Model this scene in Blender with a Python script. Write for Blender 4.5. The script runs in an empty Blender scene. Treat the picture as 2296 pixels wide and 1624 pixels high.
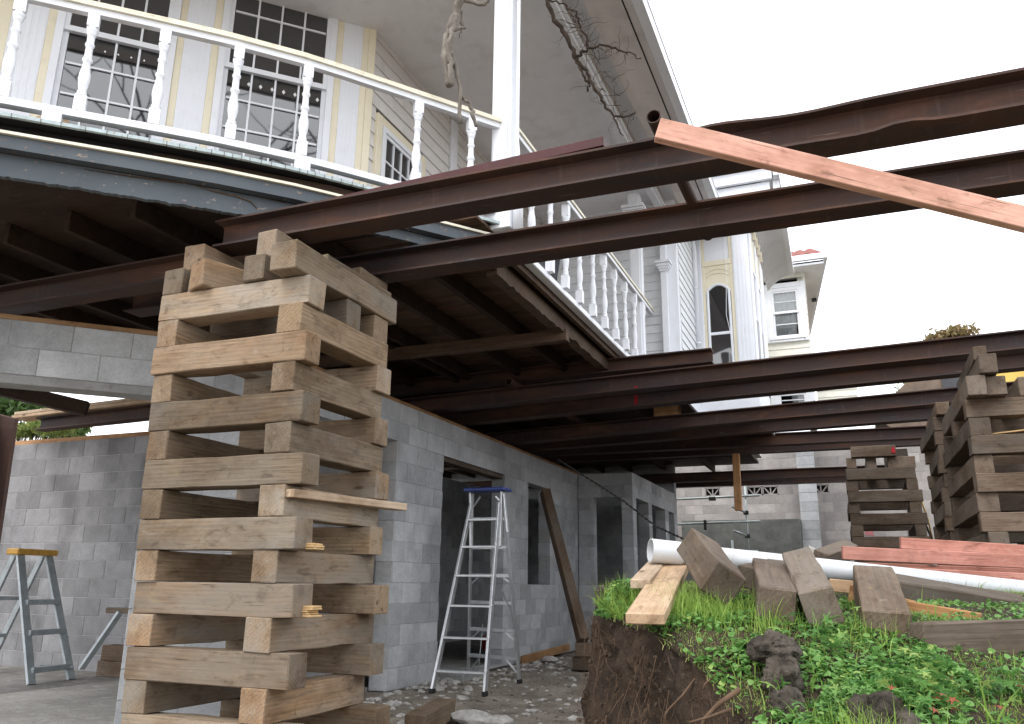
import bpy, bmesh, math, random
import numpy as np
from mathutils import Vector, Matrix, noise as mn
random.seed(7); RNG = np.random.default_rng(7)
scene = bpy.context.scene
COL = scene.collection
PI = math.pi

# ------------------------------------------------------------------ camera
# world axes follow the house: x runs along the steel beams (right), y runs away along the block wall, z up
FPX, TILT, ROLL, YAW, EYE = 1835.0, math.atan(498 / 1835.0), 0.0123, 0.39296, 1.0
cy_, sy_ = math.cos(YAW), math.sin(YAW)
def V(X, Y, z=0.0):                       # right / forward of the photographer -> world
    return Vector((X * cy_ - Y * sy_, X * sy_ + Y * cy_, z))
_F = V(0, math.cos(TILT), math.sin(TILT))
_R0 = V(1, 0, 0); _U0 = V(0, -math.sin(TILT), math.cos(TILT))
_R = _R0 * math.cos(ROLL) + _U0 * math.sin(ROLL)
_U = _U0 * math.cos(ROLL) - _R0 * math.sin(ROLL)
cam_d = bpy.data.cameras.new('camera'); cam = bpy.data.objects.new('camera', cam_d); COL.objects.link(cam)
cam_d.sensor_width = 36; cam_d.lens = FPX / 2296 * 36; cam_d.clip_start = .05; cam_d.clip_end = 2000
cam.matrix_world = Matrix(((_R.x, _U.x, -_F.x, 0), (_R.y, _U.y, -_F.y, 0), (_R.z, _U.z, -_F.z, EYE), (0, 0, 0, 1)))
scene.camera = cam
def ray(x, y): return _F + _R * ((x - 1148) / FPX) + _U * ((812 - y) / FPX)
CAM = Vector((0, 0, EYE))
def atY(x, y, b): d = ray(x, y); return CAM + d * (b / d.y)
def atX(x, y, r): d = ray(x, y); return CAM + d * (r / d.x)
def atZ(x, y, z): d = ray(x, y); return CAM + d * ((z - EYE) / d.z)
def atD(x, y, dd): return CAM + ray(x, y) * dd

# ------------------------------------------------------------------ light: bright overcast
SUN_EL, SUN_AZ = math.radians(52), math.radians(200)      # azimuth measured clockwise from +y
w = bpy.data.worlds.new('World'); scene.world = w; w.use_nodes = True
nt = w.node_tree; bg = nt.nodes['Background']
sky = nt.nodes.new('ShaderNodeTexSky'); sky.sky_type = 'NISHITA'; sky.sun_disc = False
sky.sun_elevation = SUN_EL; sky.sun_rotation = SUN_AZ; sky.dust_density = 6; sky.air_density = 1.2
sc_ = nt.nodes.new('ShaderNodeMix'); sc_.data_type = 'RGBA'; sc_.blend_type = 'MULTIPLY'; sc_.inputs[0].default_value = 1
nt.links.new(sky.outputs[0], sc_.inputs[6]); sc_.inputs[7].default_value = (.10, .10, .10, 1)
mx = nt.nodes.new('ShaderNodeMix'); mx.data_type = 'RGBA'; mx.inputs[0].default_value = .88   # cloud cover
nt.links.new(sc_.outputs[2], mx.inputs[6]); mx.inputs[7].default_value = (1.0, 1.02, 1.06, 1)
nt.links.new(mx.outputs[2], bg.inputs[0]); bg.inputs[1].default_value = 1.65
sd = bpy.data.lights.new('sun', 'SUN'); sd.energy = 1.1; sd.angle = math.radians(25); sd.color = (1, .97, .93)
sun = bpy.data.objects.new('sun', sd); COL.objects.link(sun)
_sd = Vector((math.sin(SUN_AZ) * math.cos(SUN_EL), math.cos(SUN_AZ) * math.cos(SUN_EL), math.sin(SUN_EL)))
sun.rotation_euler = _sd.to_track_quat('Z', 'Y').to_euler()
scene.view_settings.view_transform = 'Standard'; scene.view_settings.look = 'None'
scene.view_settings.exposure = 0.62; scene.view_settings.gamma = 1.0; scene.view_settings.use_curve_mapping = False
scene.render.engine = 'CYCLES'
scene.cycles.max_bounces = 8; scene.cycles.diffuse_bounces = 4; scene.cycles.use_denoising = True
scene.cycles.transparent_max_bounces = 12

# ------------------------------------------------------------------ node helpers and materials
class NB:
    def __init__(s, name):
        s.m = bpy.data.materials.new(name); s.m.use_nodes = True; s.t = s.m.node_tree
        s.b = s.t.nodes['Principled BSDF']; s.out = s.t.nodes['Material Output']
    def n(s, typ, ins=None, **props):
        nd = s.t.nodes.new('ShaderNode' + typ)
        for k, v in props.items(): setattr(nd, k, v)
        for k, v in (ins or {}).items(): s.set(nd.inputs[k], v)
        return nd
    def set(s, sock, v):
        if hasattr(v, 'is_linked') or isinstance(v, bpy.types.NodeSocket): s.t.links.new(v, sock)
        else:
            if isinstance(v, tuple) and len(v) == 3 and sock.type == 'RGBA': v = v + (1,)
            sock.default_value = v
    def math(s, op, a, b=0.0, c=None):
        nd = s.n('Math', operation=op); s.set(nd.inputs[0], a); s.set(nd.inputs[1], b)
        if c is not None: s.set(nd.inputs[2], c)
        return nd.outputs[0]
    def mix(s, f, a, b, mode='MIX'):
        nd = s.n('Mix', data_type='RGBA', blend_type=mode); s.set(nd.inputs[0], f); s.set(nd.inputs[6], a); s.set(nd.inputs[7], b)
        return nd.outputs[2]
    def ramp(s, f, stops):
        nd = s.n('ValToRGB'); s.set(nd.inputs[0], f); e = nd.color_ramp.elements
        while len(e) < len(stops): e.new(.5)
        for i, (p, c) in enumerate(stops):
            e[i].position = p; e[i].color = (tuple(c) + (1,))[:4] if isinstance(c, tuple) else (c, c, c, 1)
        return nd.outputs[0]
    def obj(s, sc=(1, 1, 1), rnd=True, world=False):
        if world: v = s.n('NewGeometry').outputs['Position']
        else: v = s.n('TexCoord').outputs['Object']
        if rnd and not world:
            r = s.n('ObjectInfo').outputs['Random']
            o = s.n('VectorMath', operation='SCALE', ins={0: (13.1, 7.7, 9.3)}); s.set(o.inputs[3], r)
            a = s.n('VectorMath', operation='ADD', ins={0: v, 1: o.outputs[0]}); v = a.outputs[0]
        mp = s.n('Mapping', ins={0: v, 3: sc}); return mp.outputs[0]
    def noise(s, vec, scale=5, detail=4, rough=.55, dist=0.0):
        return s.n('TexNoise', ins={'Vector': vec, 'Scale': scale, 'Detail': detail, 'Roughness': rough, 'Distortion': dist}).outputs[0]
    def bump(s, h, strength=.3, dist=.01):
        s.set(s.b.inputs['Normal'], s.n('Bump', ins={'Height': h, 'Strength': strength, 'Distance': dist}).outputs[0])
    def fin(s, col, rough=.7, spec=.3, **k):
        s.set(s.b.inputs['Base Color'], col); s.set(s.b.inputs['Roughness'], rough); s.b.inputs['Specular IOR Level'].default_value = spec
        return s.m

def m_wood(name, dark, light, grey, greyamt=.5, ring=9, vary=.35, rough=.75, bump=.35, tintamt=.8):
    q = NB(name); v = q.obj()
    rnd = q.n('ObjectInfo').outputs['Random']
    st = q.noise(q.obj((1.1, 34, 34)), 3.0, 8, .68)
    wv = q.n('TexWave', wave_type='RINGS', rings_direction='X', ins={'Vector': q.obj((.10, 1, 1)), 'Scale': ring, 'Distortion': 3.0, 'Detail': 4, 'Detail Scale': 1.8}).outputs[1]
    g = q.math('ADD', q.math('MULTIPLY', st, .74), q.math('MULTIPLY', wv, .09))
    c = q.ramp(g, [(.12, dark), (.52, light)])
    bl = q.noise(q.obj((.5, 1.6, 1.6)), 2.6, 6, .62, .4)
    rg = q.math('FRACT', q.math('MULTIPLY', rnd, 7.31))
    warm = q.ramp(q.math('FRACT', q.math('MULTIPLY', rnd, 11.7)), [(0, (1.10, .94, .78)), (.25, (1.0, .98, .93)), (.7, (.90, .95, 1.0)), (1, (1.04, .97, .92))])
    c = q.mix(tintamt, c, q.mix(1.0, c, warm, 'MULTIPLY'))
    ga = q.math('MULTIPLY', q.ramp(bl, [(.34, 0.0), (.66, 1.0)]), q.math('MULTIPLY_ADD', rg, greyamt, greyamt * .25))
    c = q.mix(ga, c, q.mix(.45, grey, c, 'MULTIPLY'))
    b2 = q.noise(q.obj((.7, 1.5, 1.5)), 1.7, 5, .7)
    c = q.mix(q.ramp(b2, [(.45, 0.0), (.66, .85)]), c, q.mix(1.0, c, (.50, .42, .35), 'MULTIPLY'))
    b3 = q.noise(q.obj((1.2, 3, 3)), 5.5, 6, .72, .6)
    c = q.mix(q.ramp(b3, [(.56, 0.0), (.64, .5), (.72, .75)]), c, q.mix(1.0, c, (.42, .38, .34), 'MULTIPLY'))
    c = q.mix(q.ramp(b3, [(.30, .5), (.40, 0.0)]), c, q.mix(.6, c, grey))
    li = q.noise(v, 16, 5, .7)
    c = q.mix(q.ramp(li, [(.63, 0.0), (.72, .35 * greyamt)]), c, (.36, .31, .12))
    c = q.mix(q.ramp(q.noise(q.obj((.8, 40, 40)), 4, 3), [(.28, .75), (.36, 0.0)]), c, (.05, .035, .022))
    kn = q.n('TexVoronoi', ins={'Vector': q.obj((.35, 1, 1)), 'Scale': 5.0, 'Randomness': 1.0}).outputs[0]
    c = q.mix(q.ramp(kn, [(.03, .8), (.085, 0.0)]), c, (.07, .04, .02))
    st2 = q.noise(v, 9, 4)
    c = q.mix(q.ramp(st2, [(.60, 0.0), (.74, .35)]), c, (.06, .05, .04))
    val = q.math('MULTIPLY_ADD', q.math('FRACT', q.math('MULTIPLY', rnd, 3.77)), vary, 1 - vary * .6)
    c = q.mix(1.0, c, q.n('CombineColor', ins={0: val, 1: val, 2: val}).outputs[0], 'MULTIPLY')
    q.bump(q.math('ADD', g, q.math('MULTIPLY', st2, .5)), bump, .006)
    return q.fin(c, rough, .2)
M = {}
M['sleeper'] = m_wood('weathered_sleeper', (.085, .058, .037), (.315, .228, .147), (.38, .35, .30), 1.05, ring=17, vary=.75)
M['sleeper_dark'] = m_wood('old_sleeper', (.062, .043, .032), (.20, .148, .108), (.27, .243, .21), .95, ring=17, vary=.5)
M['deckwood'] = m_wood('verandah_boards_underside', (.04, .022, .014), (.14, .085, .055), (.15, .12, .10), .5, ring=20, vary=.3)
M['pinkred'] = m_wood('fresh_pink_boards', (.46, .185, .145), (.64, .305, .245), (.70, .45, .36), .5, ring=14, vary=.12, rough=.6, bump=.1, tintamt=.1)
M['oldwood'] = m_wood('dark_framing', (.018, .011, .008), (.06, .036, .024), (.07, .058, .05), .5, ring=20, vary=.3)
M['pine'] = m_wood('fresh_pine', (.36, .25, .155), (.60, .45, .315), (.50, .43, .35), .4, ring=14, vary=.15, rough=.6, bump=.15)
M['plate'] = m_wood('top_plate', (.30, .16, .07), (.52, .31, .16), (.4, .3, .2), .2)
M['pink'] = m_wood('pink_treated_timber', (.50, .24, .19), (.70, .40, .325), (.74, .54, .42), .6, ring=14, vary=.10, rough=.6, bump=.1, tintamt=.15)
M['rotten'] = m_wood('rotten_edge', (.03, .02, .015), (.14, .09, .06), (.16, .13, .11), .6)

def m_rust():
    q = NB('rusty_steel'); v = q.obj((.5, 2, 2))
    a = q.noise(v, 2.2, 8, .65, .4); b = q.noise(q.obj((3, 3, 3)), 14, 4, .6); s = q.noise(q.obj((9, 1.2, .9)), 3, 3)
    c = q.ramp(a, [(.30, (.026, .026, .033)), (.42, (.040, .026, .024)), (.56, (.066, .037, .029)), (.72, (.14, .064, .037))])
    c = q.mix(q.ramp(b, [(.50, 0.0), (.72, .5)]), c, (.085, .038, .022))
    c = q.mix(q.ramp(s, [(.60, 0.0), (.78, .3)]), c, (.15, .10, .085))
    sc = q.noise(q.obj((.6, 9, 9), rnd=True), 6, 2)
    c = q.mix(q.ramp(sc, [(.70, 0.0), (.78, .5)]), c, (.24, .22, .21))
    q.bump(q.math('ADD', a, b), .25, .004)
    return q.fin(c, q.ramp(a, [(.3, .48), (.62, .75)]), .28)
M['rust'] = m_rust()
def m_simple(name, col, rough=.5, spec=.35, var=.10, scale=6, metal=0.0, dirt=None, dirtamt=.25, bump=0.0, stretch=(1, 1, 1)):
    q = NB(name); n1 = q.noise(q.obj(stretch), scale, 5, .6)
    lo = tuple(x * (1 - var) for x in col); hi = tuple(min(1, x * (1 + var)) for x in col)
    c = q.ramp(n1, [(.3, lo), (.7, hi)])
    if dirt:
        d = q.noise(q.obj((1, 1, 1)), scale * 2.7, 6, .65)
        c = q.mix(q.ramp(d, [(.52, 0.0), (.75, dirtamt)]), c, dirt)
    if bump: q.bump(n1, bump, .004)
    q.b.inputs['Metallic'].default_value = metal
    return q.fin(c, rough, spec)
M['white'] = m_simple('white_paint', (.80, .825, .87), .42, .4, .03, 3, dirt=(.48, .46, .42), dirtamt=.18, bump=.05)
M['cream'] = m_simple('cream_paint', (.80, .735, .565), .45, .4, .05, 3, dirt=(.5, .42, .3), dirtamt=.25)
M['rail_cream'] = m_simple('rail_cream', (.78, .74, .60), .45, .4, .08, 4, dirt=(.30, .27, .18), dirtamt=.55)
M['soffit'] = m_simple('soffit_paint', (.84, .84, .855), .6, .25, .05, 1.4, dirt=(.45, .40, .36), dirtamt=.3)
M['soffit_brown'] = m_simple('stained_soffit', (.76, .72, .70), .6, .25, .14, .9, dirt=(.30, .25, .22), dirtamt=.45, stretch=(3, .5, 1))
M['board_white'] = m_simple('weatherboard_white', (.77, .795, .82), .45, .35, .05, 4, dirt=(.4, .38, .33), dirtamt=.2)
M['board_shade'] = m_simple('weatherboard_shaded', (.72, .70, .68), .5, .3, .06, 3, dirt=(.3, .27, .24), dirtamt=.25)  # white boards again, shade under the verandah put into the colour
M['board_cream'] = m_simple('weatherboard_cream', (.76, .755, .68), .45, .35, .05, 4, dirt=(.4, .38, .3), dirtamt=.2)
M['alu'] = m_simple('aluminium', (.60, .62, .64), .36, .5, .12, 12, metal=.75, dirt=(.35, .34, .32), dirtamt=.5)
M['alu_worn'] = m_simple('worn_aluminium', (.36, .40, .42), .5, .5, .15, 10, metal=.45, dirt=(.2, .2, .18), dirtamt=.6)
M['galv'] = m_simple('galvanised_tube', (.42, .46, .45), .42, .5, .15, 14, metal=.5)
M['pvc'] = m_simple('white_pvc', (.60, .625, .65), .35, .5, .05, 3, dirt=(.38, .34, .29), dirtamt=.55)
M['blue'] = m_simple('blue_plastic', (.03, .055, .22), .4, .5, .15, 8)
M['yellow_cap'] = m_simple('yellow_plastic', (.55, .30, .05), .5, .4, .2, 10, dirt=(.15, .1, .05), dirtamt=.6)
M['yellow'] = m_simple('yellow_machine_paint', (.66, .46, .10), .45, .4, .12, 5, dirt=(.3, .22, .1), dirtamt=.5)
M['bucket'] = m_simple('worn_bucket_steel', (.16, .115, .085), .55, .4, .3, 3, dirt=(.26, .16, .07), dirtamt=.6)
M['black'] = m_simple('black_rubber', (.02, .02, .022), .6, .3, .2)
M['red'] = m_simple('red_plastic', (.55, .02, .02), .4, .4, .15)
M['redpaint'] = m_simple('red_oxide_timber', (.055, .006, .008), .55, .35, .25, 5, dirt=(.08, .03, .03), dirtamt=.5)
M['spray'] = m_simple('red_spray_paint', (.30, .012, .02), .6, .2, .3, 20)
M['spray_pale'] = m_simple('faded_red_spray', (.50, .20, .20), .8, .1, .2, 20)
M['tarp'] = m_simple('dark_plastic_sheet', (.035, .038, .045), .4, .5, .3, 6)
M['mortar'] = m_simple('mortar', (.40, .40, .40), .9, .1, .12, 20, bump=.2)
M['conc'] = m_simple('concrete', (.30, .30, .295), .85, .2, .15, 5, dirt=(.14, .13, .12), dirtamt=.6, bump=.15)
M['plinth'] = m_simple('damp_concrete', (.15, .155, .145), .85, .2, .25, 4, dirt=(.07, .08, .06), dirtamt=.6)
M['rooftile'] = m_simple('red_roof_tile', (.20, .05, .036), .7, .25, .2, 8)
M['roof'] = m_simple('grey_roof', (.10, .10, .105), .7, .2, .1)
M['curtain'] = m_simple('net_curtain', (.74, .75, .76), .9, .1, .06, 9, stretch=(6, 1, .3))
M['room_gap_shade'] = m_simple('shaded_rooms_and_gaps', (.018, .017, .018), .9, .1, .1)  # near-black colour standing in for unlit rooms, gaps and recesses
M['ply'] = m_simple('wood_packer', (.56, .38, .19), .75, .2, .2, 14, stretch=(1, 1, 6))
M['chain'] = m_simple('dark_chain', (.03, .028, .026), .5, .4, .2)
M['bark'] = m_simple('grey_vine_bark', (.22, .20, .175), .9, .1, .3, 18, dirt=(.12, .10, .08), dirtamt=.7, bump=.6, stretch=(1, 1, .25))
M['twig'] = m_simple('brown_vine_bark', (.05, .037, .030), .9, .1, .35, 20, bump=.4)
M['root'] = m_simple('root_bark', (.11, .070, .045), .85, .15, .3, 20, bump=.3)
def m_rock():
    q = NB('lava_rock'); v = q.obj(rnd=True)
    n1 = q.noise(v, 9, 8, .7, .3); n2 = q.noise(v, 45, 5, .65)
    vo = q.n('TexVoronoi', ins={'Vector': v, 'Scale': 38.0}).outputs[0]
    c = q.ramp(n1, [(.30, (.022, .019, .016)), (.50, (.075, .064, .052)), (.66, (.15, .13, .108)), (.78, (.24, .22, .18))])
    c = q.mix(q.ramp(vo, [(.10, .8), (.32, 0.0)]), c, (.018, .015, .012))
    c = q.mix(q.ramp(q.noise(v, 6, 4), [(.58, 0.0), (.68, .55)]), c, (.11, .10, .035))
    q.bump(q.math('ADD', q.math('ADD', n1, n2), q.math('MULTIPLY', vo, .8)), 1.0, .02)
    return q.fin(c, .95, .12)
M['rock'] = m_rock()

def m_block(name, base, wet=.5):
    q = NB(name); r = q.n('ObjectInfo').outputs['Random']
    fine = q.noise(q.obj(), 55, 3, .7); mid = q.noise(q.obj(), 7, 4, .6)
    c = q.ramp(q.math('ADD', q.math('MULTIPLY', fine, .5), q.math('MULTIPLY', mid, .5)),
               [(.36, tuple(x * .76 for x in base)), (.66, tuple(x * 1.10 for x in base))])
    wn = q.noise(q.obj((.9, .9, .55), world=True), 1.1, 5, .6, .3)
    c = q.mix(q.ramp(wn, [(.50, 0.0), (.66, wet)]), c, tuple(x * .42 for x in base))
    val = q.math('MULTIPLY_ADD', q.math('POWER', r, 1.4), .30, .78)
    c = q.mix(1.0, c, q.n('CombineColor', ins={0: val, 1: val, 2: q.math('MULTIPLY', val, 1.01)}).outputs[0], 'MULTIPLY')
    q.bump(fine, .35, .003)
    return q.fin(c, .9, .15)
M['block'] = m_block('concrete_block', (.53, .545, .555), .5)
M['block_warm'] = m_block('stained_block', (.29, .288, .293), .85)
M['block_old'] = m_block('old_block', (.44, .41, .39), .45)

def m_fascia():
    q = NB('peeling_grey_fascia'); n1 = q.noise(q.obj((1, 1, 1), rnd=False), 2, 4); n2 = q.noise(q.obj((2.5, 2.5, 6), rnd=False), 6, 7, .68)
    c = q.ramp(n1, [(.3, (.060, .074, .088)), (.7, (.092, .110, .125))])
    c = q.mix(q.ramp(n2, [(.615, 0.0), (.64, 1.0)]), c, q.ramp(n1, [(.3, (.12, .06, .035)), (.7, (.36, .30, .26))]))
    q.bump(n2, .3, .004)
    return q.fin(c, .5, .35)
M['fascia'] = m_fascia()
M['drip'] = m_simple('pale_blue_pipe', (.42, .50, .52), .5, .35, .15, 14, dirt=(.2, .16, .12), dirtamt=.8)
def m_glass():
    q = NB('window_glass'); n1 = q.noise(q.obj((1, 1, 1)), 2.5, 2)
    q.bump(n1, .06, .01); q.b.inputs['IOR'].default_value = 2.2
    return q.fin((.014, .014, .016), .03, .5)
M['glass'] = m_glass()
def m_clear():
    q = NB('clear_glass'); t = q.n('BsdfTransparent', ins={0: (.86, .88, .88)}); g = q.n('BsdfGlossy', ins={0: (1, 1, 1), 'Roughness': .02})
    f = q.n('Fresnel', ins={0: 1.7}); m2 = q.n('MixShader', ins={0: f.outputs[0], 1: t.outputs[0], 2: g.outputs[0]})
    q.t.links.new(m2.outputs[0], q.out.inputs[0]); return q.m
M['clear'] = m_clear()
def m_dirt(name, a, b, c3, sc=3.0, bump=.8):
    q = NB(name); v = q.obj(world=True); n1 = q.noise(v, sc, 8, .65); n2 = q.noise(v, sc * 9, 5, .6); n3 = q.noise(v, sc * 40, 2)
    c = q.ramp(n1, [(.32, a), (.55, b), (.72, c3)])
    c = q.mix(q.ramp(n2, [(.52, 0.0), (.7, .7)]), c, c3)
    c = q.mix(q.ramp(n3, [(.6, 0.0), (.68, .5)]), c, tuple(x * .4 for x in a))
    q.bump(q.math('ADD', n2, q.math('MULTIPLY', n3, .5)), bump, .012)
    return q.fin(c, q.ramp(n1, [(.35, .55), (.6, .95)]), .25)
M['dirt'] = m_dirt('site_dirt', (.12, .10, .08), (.245, .21, .17), (.36, .33, .285))
M['soil'] = m_dirt('bank_soil', (.016, .010, .0065), (.040, .026, .017), (.085, .058, .038), 5.0, 1.0)
M['soil_dry'] = m_dirt('dry_soil', (.028, .019, .013), (.055, .038, .026), (.10, .073, .052), 6.0, .8)
M['apron'] = m_dirt('pale_apron', (.20, .19, .17), (.36, .345, .315), (.46, .45, .42), .9, .12)  # paler concrete for the front of the garage floor
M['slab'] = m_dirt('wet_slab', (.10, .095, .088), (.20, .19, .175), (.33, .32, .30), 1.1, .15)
def m_leaf(name, stops, trans=.35, rough=.55):
    q = NB(name); a = q.n('Attribute', attribute_name='tint').outputs[2]
    c = q.ramp(a, stops); q.fin(c, rough, .3)
    t = q.n('BsdfTranslucent', ins={0: c}); m2 = q.n('MixShader', ins={0: trans, 1: q.b.outputs[0], 2: t.outputs[0]})
    q.t.links.new(m2.outputs[0], q.out.inputs[0]); return q.m
M['grass'] = m_leaf('grass_blade', [(0, (.12, .22, .035)), (.45, (.25, .40, .075)), (.8, (.38, .50, .13)), (1, (.48, .42, .22))])
M['herb'] = m_leaf('herb_leaf', [(0, (.045, .125, .03)), (.45, (.11, .26, .06)), (.85, (.21, .39, .11)), (1, (.34, .44, .12))])
M['redleaf'] = m_leaf('red_leaf', [(0, (.30, .05, .04)), (1, (.45, .14, .08))])
M['tree_leaf'] = m_leaf('tree_leaf', [(0, (.035, .075, .02)), (.5, (.08, .14, .035)), (.85, (.20, .24, .06)), (1, (.30, .27, .10))])
M['brown_leaf'] = m_leaf('brown_leaf', [(0, (.10, .09, .04)), (.5, (.20, .16, .07)), (1, (.28, .18, .09))])

# ------------------------------------------------------------------ object helpers
WORLD = {}
def tag(o, label=None, cat=None, group=None, kind=None):
    if label: o['label'] = label
    if cat: o['category'] = cat
    if group: o['group'] = group
    if kind: o['kind'] = kind
    return o
def add(name, mesh, mat=None, parent=None, mtx=None):
    o = bpy.data.objects.new(name, mesh); COL.objects.link(o)
    mtx = mtx if mtx is not None else Matrix.Identity(4)
    o.matrix_basis = mtx; WORLD[o.name] = mtx
    if mesh is not None and mat is not None and not mesh.materials: mesh.materials.append(mat)
    if parent is not None:
        o.parent = parent; o.matrix_parent_inverse = WORLD[parent.name].inverted()
    return o
def empty(name, loc, label, cat, group=None):
    o = add(name, None, mtx=Matrix.Translation(Vector(loc))); o.empty_display_size = .2
    return tag(o, label, cat, group)
def mk(name, verts, faces, smooth=False):
    me = bpy.data.meshes.new(name); me.from_pydata([tuple(v) for v in verts], [], faces); me.update()
    if smooth: me.polygons.foreach_set('use_smooth', [True] * len(me.polygons))
    return me
_bc = {}
def box_mesh(sx, sy, sz, bev=.004, mat=None, seed=None, segs=0):
    key = (round(sx, 4), round(sy, 4), round(sz, 4), bev, mat, seed, segs)
    if key in _bc: return _bc[key]
    bm = bmesh.new(); bmesh.ops.create_cube(bm, size=1)
    for v in bm.verts: v.co = Vector((v.co.x * sx, v.co.y * sy, v.co.z * sz))
    if bev: bmesh.ops.bevel(bm, geom=bm.edges[:], offset=min(bev, min(sx, sy, sz) * .3), segments=1, affect='EDGES')
    if segs:
        for k in range(1, segs):
            bmesh.ops.bisect_plane(bm, geom=bm.verts[:] + bm.edges[:] + bm.faces[:], plane_co=(-sx / 2 + sx * k / segs, 0, 0), plane_no=(1, 0, 0))
    if seed is not None:
        rr = random.Random(seed)
        for v in bm.verts:
            a = mn.noise_vector(Vector((v.co.x * 5 + seed * 3.1, v.co.y * 9, v.co.z * 9)))
            v.co += a * .005 + Vector((rr.uniform(-.0025, .0025), rr.uniform(-.0018, .0018), rr.uniform(-.0018, .0018)))
    me = bpy.data.meshes.new('box'); bm.to_mesh(me); bm.free()
    if mat: me.materials.append(M[mat])
    _bc[key] = me; return me
def box(name, lo, hi, mat, parent=None, bev=.004, **k):
    lo, hi = Vector(lo), Vector(hi); s = hi - lo
    return add(name, box_mesh(abs(s.x), abs(s.y), abs(s.z), bev, mat, **k), None, parent, Matrix.Translation((lo + hi) / 2))
def frame_mtx(p0, p1, up=(0, 0, 1), roll=0.0):
    p0, p1 = Vector(p0), Vector(p1); x = (p1 - p0).normalized(); u = Vector(up)
    y = u.cross(x)
    if y.length < 1e-4: y = Vector((0, 1, 0)).cross(x)
    y.normalize(); z = x.cross(y)
    R = Matrix(((x.x, y.x, z.x), (x.y, y.y, z.y), (x.z, y.z, z.z))).to_4x4()
    return Matrix.Translation((p0 + p1) / 2) @ R @ Matrix.Rotation(roll, 4, 'X')
def bar(name, p0, p1, wd, ht, mat, parent=None, up=(0, 0, 1), roll=0.0, bev=.003, **k):
    L = (Vector(p1) - Vector(p0)).length
    return add(name, box_mesh(L, wd, ht, bev, mat, **k), None, parent, frame_mtx(p0, p1, up, roll))
def tube_geo(pts, rads, seg=8, cap=True):
    pts = [Vector(p) for p in pts]; V_, F_ = [], []
    if not hasattr(rads, '__len__'): rads = [rads] * len(pts)
    prev = None
    for i, p in enumerate(pts):
        t = (pts[min(i + 1, len(pts) - 1)] - pts[max(i - 1, 0)]).normalized()
        if prev is None:
            a = t.orthogonal().normalized()
        else:
            a = (prev - t * prev.dot(t)); a = a.normalized() if a.length > 1e-6 else t.orthogonal().normalized()
        prev = a; b = t.cross(a)
        for k in range(seg):
            an = 2 * PI * k / seg; V_.append(p + (a * math.cos(an) + b * math.sin(an)) * rads[i])
    for i in range(len(pts) - 1):
        for k in range(seg):
            k2 = (k + 1) % seg; F_.append((i * seg + k, i * seg + k2, (i + 1) * seg + k2, (i + 1) * seg + k))
    if cap:
        F_.append(tuple(range(seg))[::-1]); n0 = (len(pts) - 1) * seg; F_.append(tuple(n0 + k for k in range(seg)))
    return V_, F_
def tube(name, pts, rads, mat, parent=None, seg=10, cap=True):
    v, f = tube_geo(pts, rads, seg, cap); return add(name, mk(name, v, f, True), M[mat], parent)
class MB:                                   # collects several shapes of ONE part
    def __init__(s): s.v, s.f = [], []
    def geo(s, v, f):
        o = len(s.v); s.v += [Vector(p) for p in v]; s.f += [tuple(i + o for i in q) for q in f]; return s
    def box(s, lo, hi):
        (a, b, c), (d, e, g) = lo, hi
        return s.geo([(a, b, c), (d, b, c), (d, e, c), (a, e, c), (a, b, g), (d, b, g), (d, e, g), (a, e, g)],
                     [(0, 3, 2, 1), (4, 5, 6, 7), (0, 1, 5, 4), (1, 2, 6, 5), (2, 3, 7, 6), (3, 0, 4, 7)])
    def prism(s, poly, z0, z1):
        n = len(poly); v = [(p[0], p[1], z0) for p in poly] + [(p[0], p[1], z1) for p in poly]
        f = [tuple(range(n))[::-1], tuple(range(n, 2 * n))] + [(i, (i + 1) % n, n + (i + 1) % n, n + i) for i in range(n)]
        return s.geo(v, f)
    def tube(s, pts, rads, seg=8): return s.geo(*tube_geo(pts, rads, seg))
    def build(s, name, mat, parent=None, mtx=None, smooth=False):
        return add(name, mk(name, s.v, s.f, smooth), M[mat], parent, mtx)
def prism(name, poly, z0, z1, mat, parent=None):
    return MB().prism(poly, z0, z1).build(name, mat, parent)

# ------------------------------------------------------------------ ground
def grid_mesh(name, xs, ys, zf):
    nx, ny = len(xs), len(ys); v = [(x, y, zf(x, y)) for y in ys for x in xs]
    f = [(j * nx + i, j * nx + i + 1, (j + 1) * nx + i + 1, (j + 1) * nx + i) for j in range(ny - 1) for i in range(nx - 1)]
    return mk(name, v, f, True)
def gz(x, y):
    h = .05 * mn.noise(Vector((x * .8, y * .8, 0))) + .028 * mn.noise(Vector((x * 3.3, y * 3.3, 2))) + .012 * mn.noise(Vector((x * 9, y * 9, 5)))
    fall = min(1, max(0, (x + 4.2) / .7)); return -.012 + h * (.35 + .65 * fall)
xs = [-300, -60, -20, -9] + list(np.arange(-4.7, .61, .06)) + [3, 9, 25, 80, 300]
ys = [-200, -30, -6] + list(np.arange(2.0, 13.6, .07)) + [16, 22, 40, 90, 300, 900]
g = add('ground', grid_mesh('ground', xs, ys, lambda x, y: gz(x, y) if -4.8 < x < .7 and 1.9 < y < 13.7 else -.02), M['dirt']); tag(g, kind='structure')
# garage slab, wet at the back
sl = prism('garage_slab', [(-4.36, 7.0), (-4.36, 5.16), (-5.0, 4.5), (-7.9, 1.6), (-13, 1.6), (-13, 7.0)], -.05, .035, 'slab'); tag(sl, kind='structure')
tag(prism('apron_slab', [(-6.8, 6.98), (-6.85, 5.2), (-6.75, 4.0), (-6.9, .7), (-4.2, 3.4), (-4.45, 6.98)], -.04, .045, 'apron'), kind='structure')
box('slab_inside', (-13, 7.19, -.05), (-4.45, 16.6, .03), 'slab')['kind'] = 'structure'
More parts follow.
